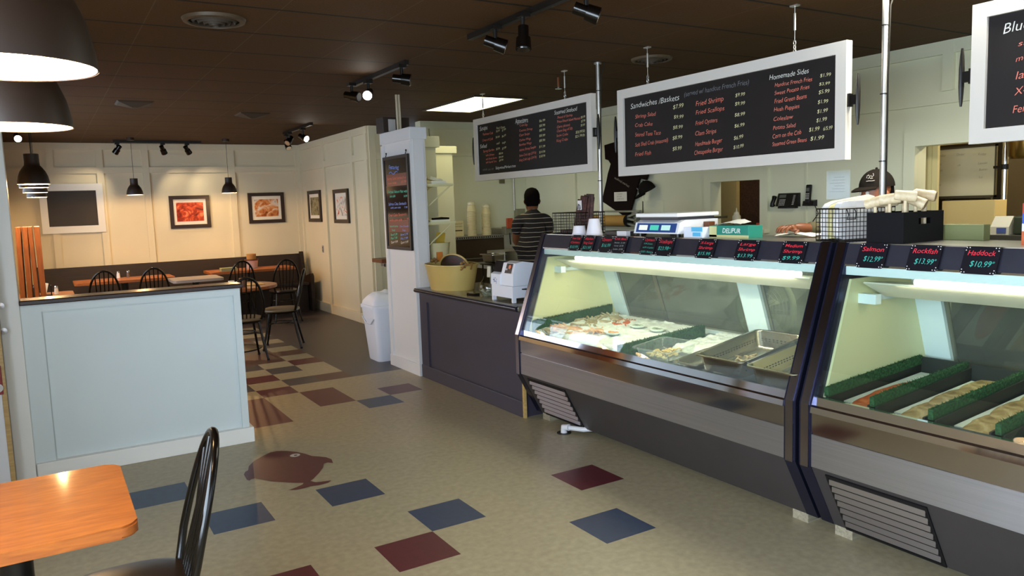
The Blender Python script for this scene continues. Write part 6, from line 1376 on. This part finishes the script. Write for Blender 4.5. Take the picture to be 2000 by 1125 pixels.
# white papers under the hand
mb = MB(); rings = []
for k in range(8):
    u = k/7; rings.append([(3.42+.12*v, 2.86-.25*u, TOP+.004+.018*abs(noise.noise((u*4+1, v*3, 2)))+.012*math.sin(u*3)) for v in [j/5 for j in range(6)]])
mb.loft(rings, closed=False, cap=False); q = mb.build('paper_bag', mat('bag_paper', '#e3dcd2', .7), smooth=True); tag(q, 'crumpled white paper under the hand of the capped person', 'paper')
# ------------------------------------------------------------------ people
def skin_mesh(name, pts, edges, m, parent, root=0, sub=2, post=None):
    """pts: name -> (position, radius or (rx, ry))"""
    keys = list(pts); me = bpy.data.meshes.new(name); org = wloc(parent)
    me.from_pydata([Vector(pts[k][0])-org for k in keys], [(keys.index(a), keys.index(b)) for a, b in edges], [])
    o = bpy.data.objects.new(name, me); COL.objects.link(o)
    sk = o.modifiers.new('skin', 'SKIN'); sk.use_smooth_shade = True; sk.branch_smoothing = .6
    for i, k in enumerate(keys):
        r = pts[k][1]; me.skin_vertices[0].data[i].radius = r if isinstance(r, tuple) else (r, r)
        me.skin_vertices[0].data[i].use_root = (k == keys[root])
    sb = o.modifiers.new('sub', 'SUBSURF'); sb.levels = sub; sb.render_levels = sub
    dg = bpy.context.evaluated_depsgraph_get(); ev = o.evaluated_get(dg); me2 = bpy.data.meshes.new_from_object(ev)
    bpy.data.objects.remove(o); me2.name = name; me2.materials.clear(); me2.materials.append(m)
    me2.polygons.foreach_set('use_smooth', [True]*len(me2.polygons))
    o = bpy.data.objects.new(name, me2); COL.objects.link(o); o.parent = parent
    if post: post(o)
    return o
skin_dark = mat('skin_brown', '#7a4a2c', .45, noise_s=20, noise_a=.06)
hair_m = mat('hair_black', '#0d0806', .95, 0, .08, noise_s=60, noise_a=.3, bump=.4)
def head_rings(H):
    """head in local frame: x = face direction, z up, origin at chin level centre; returns builder of a head with face"""
    mb = MB(); n = 28; prof = [(-.005, .03, .03, .045), (.012, .045, .05, .042), (.04, .062, .06, .03), (.075, .078, .068, .012), (.11, .088, .073, 0), (.145, .094, .075, -.004), (.18, .092, .072, -.006), (.21, .078, .06, -.006), (.23, .052, .04, -.006), (.24, .012, .01, -.006)]
    rings = []
    for z, rx, ry, cx in prof:
        ring = []
        for j in range(n):
            t = 2*math.pi*j/n; x = cx+rx*math.cos(t); y = ry*math.sin(t)
            f = max(0, math.cos(t))**8
            if .07 < z < .12: x += .016*f*(1-abs(z-.09)/.04 if abs(z-.09) < .04 else 0)      # nose
            if abs(z-.13) < .02: x -= .006*max(0, math.cos(t))**3                                # eye sockets
            if abs(z-.045) < .02: x += .004*f
            ring.append(H @ Vector((x, y, z)))
        rings.append(ring)
    mb.loft(rings)
    # nose wedge, ears, eyes, lips belong to the same head
    mb.loft([[H @ Vector((.083+dx+.004*math.cos(a), w_*math.sin(a), z+.004*math.cos(a))) for a in [2*math.pi*k/10 for k in range(10)]] for z, dx, w_ in ((.128, .0, .008), (.105, .014, .011), (.088, .022, .016), (.078, .010, .012))])
    for s in (-1, 1):
        mb.loft([[H @ Vector((-.012+.022*k*math.cos(a), s*(.074+.012*(1-k)+.006*math.cos(a)*-1), .108+.034*k*math.sin(a))) for a in [2*math.pi*q/14 for q in range(14)]] for k in (.5, 1, .8, .4)])
    mb.tube([H @ Vector((.092, y, .052-.002*abs(y)*40*.1)) for y in (-.024, -.01, 0, .01, .024)], [.003, .006, .0065, .006, .003], 8)
    return mb
def add_eyes(o, H):
    for s in (-1, 1):
        mb = MB(); mb.ball(H @ Vector((.080, s*.031, .128)), (.011, .011, .011), 10); mb.build('eye', mat('eye_white', '#d8d0c4', .3), o, True)

def striped():
    m = bpy.data.materials.new('striped_polo'); m.use_nodes = True; nt = m.node_tree; b = nt.nodes['Principled BSDF']
    tc = nt.nodes.new('ShaderNodeTexCoord'); sp = nt.nodes.new('ShaderNodeSeparateXYZ'); nt.links.new(tc.outputs['Object'], sp.inputs[0])
    n = nt.nodes.new('ShaderNodeTexNoise'); n.inputs['Scale'].default_value = 5; nt.links.new(tc.outputs['Object'], n.inputs['Vector'])
    a = nt.nodes.new('ShaderNodeMath'); a.operation = 'MULTIPLY_ADD'; a.inputs[1].default_value = .02; nt.links.new(n.outputs['Fac'], a.inputs[0]); nt.links.new(sp.outputs['Z'], a.inputs[2])
    d = nt.nodes.new('ShaderNodeMath'); d.operation = 'DIVIDE'; d.inputs[1].default_value = .048; nt.links.new(a.outputs[0], d.inputs[0])
    f = nt.nodes.new('ShaderNodeMath'); f.operation = 'FRACT'; nt.links.new(d.outputs[0], f.inputs[0])
    l = nt.nodes.new('ShaderNodeMath'); l.operation = 'LESS_THAN'; l.inputs[1].default_value = .10; nt.links.new(f.outputs[0], l.inputs[0])
    mx = nt.nodes.new('ShaderNodeMixRGB'); mx.inputs[1].default_value = (*srgb('#1d1512'), 1); mx.inputs[2].default_value = (*srgb('#b3a58e'), 1); nt.links.new(l.outputs[0], mx.inputs[0]); nt.links.new(mx.outputs[0], b.inputs['Base Color']); b.inputs['Roughness'].default_value = .9
    return m
def man():
    """seen from behind, standing at the prep area, arms forward"""
    bx, by = 4.47, 6.9; fd = Vector((.50, .866, 0)); rt = Vector((fd.y, -fd.x, 0)); B = Vector((bx, by, 0))
    P = lambda r, f, z: B+rt*r+fd*f+Vector((0, 0, z))
    o = thing('person', 'person seen from behind in a dark striped polo shirt at the drink station', 'person', (bx, by, 0))
    pts = {'pelvis': (P(0, 0, .98), (.15, .11)), 'waist': (P(0, .0, 1.12), (.145, .105)), 'chest': (P(0, -.01, 1.32), (.145, .110)), 'collar': (P(0, -.015, 1.455), (.10, .085)), 'neck': (P(0, 0, 1.53), .055), 'skull': (P(0, .02, 1.60), .06)}
    E_ = [('pelvis', 'waist'), ('waist', 'chest'), ('chest', 'collar'), ('collar', 'neck'), ('neck', 'skull')]
    for s, n in ((-1, 'l'), (1, 'r')):
        pts[n+'sh'] = (P(s*.165, -.01, 1.41), .058); pts[n+'el'] = (P(s*.18, .15, 1.19), .043); pts[n+'wr'] = (P(s*.13, .36, 1.12), .03); pts[n+'pm'] = (P(s*.12, .43, 1.12), (.04, .018))
        pts[n+'hip'] = (P(s*.09, 0, .90), .095); pts[n+'kn'] = (P(s*.10, .02, .50), .06); pts[n+'an'] = (P(s*.11, -.01, .09), .042); pts[n+'to'] = (P(s*.12, .15, .04), (.045, .035))
        E_ += [('collar', n+'sh'), (n+'sh', n+'el'), (n+'el', n+'wr'), (n+'wr', n+'pm'), ('pelvis', n+'hip'), (n+'hip', n+'kn'), (n+'kn', n+'an'), (n+'an', n+'to')]
        for k in range(4):
            a = f'{n}f{k}'; off = s*(.12-.026+.018*k); pts[a] = (P(off, .48, 1.115), .0085); pts[a+'t'] = (P(off, .515-.006*abs(k-1.5), 1.09), .0075); E_ += [(n+'pm', a), (a, a+'t')]
        pts[n+'th'] = (P(s*.085, .42, 1.11), .01); pts[n+'tt'] = (P(s*.07, .455, 1.10), .0085); E_ += [(n+'wr', n+'th'), (n+'th', n+'tt')]
    body = skin_mesh('body', pts, E_, skin_dark, o)
    Hm = Matrix.Translation(P(0, .015, 1.50)) @ Matrix.Rotation(math.atan2(fd.y, fd.x), 4, 'Z') @ Matrix.Scale(1.04, 4)
    hb = head_rings(Hm); me = bpy.data.meshes.new('h'); bmesh.ops.recalc_face_normals(hb.bm, faces=hb.bm.faces[:]); bmesh.ops.translate(hb.bm, verts=hb.bm.verts[:], vec=-B); hb.bm.from_mesh(body.data); hb.bm.to_mesh(body.data); hb.bm.free()
    body.data.polygons.foreach_set('use_smooth', [True]*len(body.data.polygons)); add_eyes(body, Hm)
    # hair cap
    mb = MB(); n = 28; rings = []
    for z, rx, ry, cx in [(.058, .060, .055, -.030), (.085, .084, .070, -.014), (.12, .098, .0785, -.008), (.15, .102, .081, -.006), (.18, .100, .079, -.006), (.212, .086, .067, -.006), (.236, .058, .046, -.006), (.247, .014, .012, -.006)]:
        rings.append([Hm @ Vector((cx+rx*math.cos(t)*(1 if math.cos(t) < 0 or z > .2 else .55+.45*min(1, (z-.08)/.1)), ry*math.sin(t), z+.02*max(0, math.cos(t))*(1 if z < .13 else 0))) for t in [2*math.pi*j/n for j in range(n)]])
    mb.loft(rings); mb.build('hair', hair_m, o, True)
    sp = {k: (pts[k][0], r) for k, r in [('pelvis', (.185, .135)), ('waist', (.178, .13)), ('chest', (.185, .135)), ('collar', (.115, .095)), ('lsh', .066), ('rsh', .066)]}
    sp['hem'] = (P(0, 0, .90), (.188, .138)); sp['col'] = (P(0, -.005, 1.545), .062)
    for s, n_ in ((-1, 'l'), (1, 'r')): sp[n_+'slv'] = (P(s*.175, .09, 1.27), .062)
    skin_mesh('polo_shirt', sp, [('hem', 'pelvis'), ('pelvis', 'waist'), ('waist', 'chest'), ('chest', 'collar'), ('collar', 'col'), ('collar', 'lsh'), ('collar', 'rsh'), ('lsh', 'lslv'), ('rsh', 'rslv')], striped(), o, 0)
    tp = {'pelvis': (P(0, 0, .97), (.165, .122))}
    te = []
    for s, n_ in ((-1, 'l'), (1, 'r')):
        tp[n_+'hip'] = (P(s*.09, 0, .88), .108); tp[n_+'kn'] = (P(s*.10, .02, .50), .08); tp[n_+'an'] = (P(s*.11, -.01, .10), .07); te += [('pelvis', n_+'hip'), (n_+'hip', n_+'kn'), (n_+'kn', n_+'an')]
    skin_mesh('trousers', tp, te, mat('trouser_dark', '#1a1917', .9), o, 0)
    for s in (-1, 1):
        mb = MB(); c = P(s*.115, .06, 0); mb.loft([[c+fd*(.145*math.cos(t))*k+rt*(.05*math.sin(t))*k+Vector((0, 0, z)) for t in [2*math.pi*j/16 for j in range(16)]] for z, k in ((0, 1), (.03, 1.03), (.07, .85), (.10, .5))]); mb.build('shoe', black_metal, o, True)
man()
def worker():
    """behind the case, facing the sales floor, head down, right arm out over the case top"""
    bx, by = 4.34, 2.78; fd = Vector((-.97, .24, 0)).normalized(); rt = Vector((fd.y, -fd.x, 0)); B = Vector((bx, by, 0))      # rt = the person's right
    P = lambda r, f, z: B+rt*r+fd*f+Vector((0, 0, z))
    o = thing('person', 'person in a dark cap reaching over the case beside the pole', 'person', (bx, by, 0))
    pts = {'pelvis': (P(0, -.06, .95), (.15, .11)), 'waist': (P(0, -.03, 1.10), (.145, .105)), 'chest': (P(0, .02, 1.28), (.16, .115)), 'collar': (P(0, .04, 1.41), (.10, .08)), 'neck': (P(0, .055, 1.47), .052), 'skull': (P(0, .07, 1.54), .058)}
    E_ = [('pelvis', 'waist'), ('waist', 'chest'), ('chest', 'collar'), ('collar', 'neck'), ('neck', 'skull')]
    W = Vector((3.60, 2.83, 1.412)); PM = Vector((3.535, 2.845, 1.408)); EL = Vector((3.86, 2.80, 1.37))
    pts['rsh'] = (P(.17, .03, 1.36), .06); pts['rel'] = (EL, .043); pts['rwr'] = (W, .027); pts['rpm'] = (PM, (.034, .02))
    E_ += [('collar', 'rsh'), ('rsh', 'rel'), ('rel', 'rwr'), ('rwr', 'rpm')]
    for k in range(4):
        a = f'rf{k}'; y = 2.815+.021*k; L = (.036, .044, .042, .032)[k]
        pts[a] = (Vector((3.505, y, 1.418)), .0092); pts[a+'m'] = (Vector((3.505-L*.7, y+.006, 1.408)), .0085); pts[a+'t'] = (Vector((3.505-L*.95, y+.008, 1.384)), .0075); E_ += [('rpm', a), (a, a+'m'), (a+'m', a+'t')]
    pts['rth'] = (Vector((3.55, 2.80, 1.392)), .011); pts['rtt'] = (Vector((3.515, 2.80, 1.378)), .009); E_ += [('rpm', 'rth'), ('rth', 'rtt')]
    pts['lsh'] = (P(-.18, .02, 1.36), .06); pts['lel'] = (P(-.24, .03, 1.10), .044); pts['lwr'] = (P(-.16, .24, 1.05), .028); pts['lpm'] = (P(-.14, .31, 1.05), (.036, .018)); E_ += [('collar', 'lsh'), ('lsh', 'lel'), ('lel', 'lwr'), ('lwr', 'lpm')]
    for k in range(4):
        a = f'lf{k}'; pts[a] = (P(-.165+.019*k, .36, 1.045), .0085); pts[a+'t'] = (P(-.165+.019*k, .395, 1.025), .0075); E_ += [('lpm', a), (a, a+'t')]
    pts['lth'] = (P(-.11, .31, 1.04), .01); pts['ltt'] = (P(-.095, .34, 1.03), .0085); E_ += [('lwr', 'lth'), ('lth', 'ltt')]
    for s, n in ((-1, 'l'), (1, 'r')):
        pts[n+'hip'] = (P(s*.09, -.06, .88), .092); pts[n+'kn'] = (P(s*.10, -.03, .49), .058); pts[n+'an'] = (P(s*.11, -.06, .09), .04); pts[n+'to'] = (P(s*.12, .09, .04), (.045, .035)); E_ += [('pelvis', n+'hip'), (n+'hip', n+'kn'), (n+'kn', n+'an'), (n+'an', n+'to')]
    body = skin_mesh('body', pts, E_, mat('skin_warm_brown', '#80492a', .45, noise_s=20, noise_a=.06), o)
    hd = Vector((-.93, .36, 0)).normalized()
    Hm = Matrix.Translation(P(0, .09, 1.462)) @ Matrix.Rotation(math.atan2(hd.y, hd.x), 4, 'Z') @ Matrix.Rotation(R(2), 4, 'Y')
    hb = head_rings(Hm); bmesh.ops.recalc_face_normals(hb.bm, faces=hb.bm.faces[:]); bmesh.ops.translate(hb.bm, verts=hb.bm.verts[:], vec=-B); hb.bm.from_mesh(body.data); hb.bm.to_mesh(body.data); hb.bm.free()
    body.data.polygons.foreach_set('use_smooth', [True]*len(body.data.polygons)); add_eyes(body, Hm)
    mb = MB(); n = 24; rings = []
    for z, rx, ry, cx in [(.04, .055, .06, -.03), (.08, .082, .074, -.016), (.12, .094, .0775, -.01), (.16, .094, .077, -.008)]:
        rings.append([Hm @ Vector((cx+rx*math.cos(t)*(1 if math.cos(t) < -.45 else .3), ry*math.sin(t)*(1 if math.cos(t) < -.45 else .8), z)) for t in [2*math.pi*j/n for j in range(n)]])
    mb.loft(rings); mb.build('hair', hair_m, o, True)
    cap = bpy.data.objects.new('cap', None); COL.objects.link(cap); cap.parent = o
    Mc = Hm @ Matrix.Translation((-.004, 0, .160)) @ Matrix.Scale(1.06, 4)
    cap_mesh(cap, Mc, mat('cap_olive_black', '#1d1813', .9, 0, .1), .06, 24, .100); cap_logo(cap, Mc @ Matrix.Rotation(R(34), 4, 'Z'))
    mb = MB(); c = Hm @ Vector((-.014, -.090, .07)); mb.tube([c+Vector((.008*math.cos(a), .003, .010*math.sin(a))) for a in [2*math.pi*j/12 for j in range(12)]], .0018, 6, True)
    c = Hm @ Vector((-.014, .090, .07)); mb.tube([c+Vector((.008*math.cos(a), .003, .010*math.sin(a))) for a in [2*math.pi*j/12 for j in range(12)]], .0018, 6, True); mb.build('earring', mat('gold', '#c79a4a', .25, 1), o)
    olive = mat('olive_sleeve', '#5a5134', .85, noise_s=12, noise_a=.12)
    sp = {'hem': (P(0, -.06, .86), (.175, .13)), 'pelvis': (P(0, -.06, .96), (.175, .13)), 'waist': (P(0, -.03, 1.10), (.165, .125)), 'chest': (P(0, .02, 1.28), (.182, .132)), 'collar': (P(0, .04, 1.41), (.11, .088)), 'col': (P(0, .052, 1.455), .065), 'rsh': (pts['rsh'][0], .075), 'rel': (EL, .057), 'rcf': (Vector((3.645, 2.825, 1.408)), .040), 'lsh': (pts['lsh'][0], .075), 'lel': (pts['lel'][0], .057), 'lcf': (P(-.17, .20, 1.06), .042)}
    skin_mesh('long_sleeved_shirt', sp, [('hem', 'pelvis'), ('pelvis', 'waist'), ('waist', 'chest'), ('chest', 'collar'), ('collar', 'col'), ('collar', 'rsh'), ('rsh', 'rel'), ('rel', 'rcf'), ('collar', 'lsh'), ('lsh', 'lel'), ('lel', 'lcf')], olive, o, 1)
    tp = {'pelvis': (P(0, -.06, .92), (.165, .122))}; te = []
    for s, n_ in ((-1, 'l'), (1, 'r')):
        tp[n_+'hip'] = (P(s*.09, -.06, .85), .106); tp[n_+'kn'] = (P(s*.10, -.03, .49), .078); tp[n_+'an'] = (P(s*.11, -.06, .10), .068); te += [('pelvis', n_+'hip'), (n_+'hip', n_+'kn'), (n_+'kn', n_+'an')]
    skin_mesh('trousers', tp, te, mat('trouser_dark', '#1a1917', .9), o, 0)
    for s in (-1, 1):
        mb = MB(); c = P(s*.115, .0, 0); mb.loft([[c+fd*(.145*math.cos(t))*k+rt*(.05*math.sin(t))*k+Vector((0, 0, z)) for t in [2*math.pi*j/16 for j in range(16)]] for z, k in ((0, 1), (.03, 1.03), (.07, .85), (.10, .5))]); mb.build('shoe', black_metal, o, True)
worker()
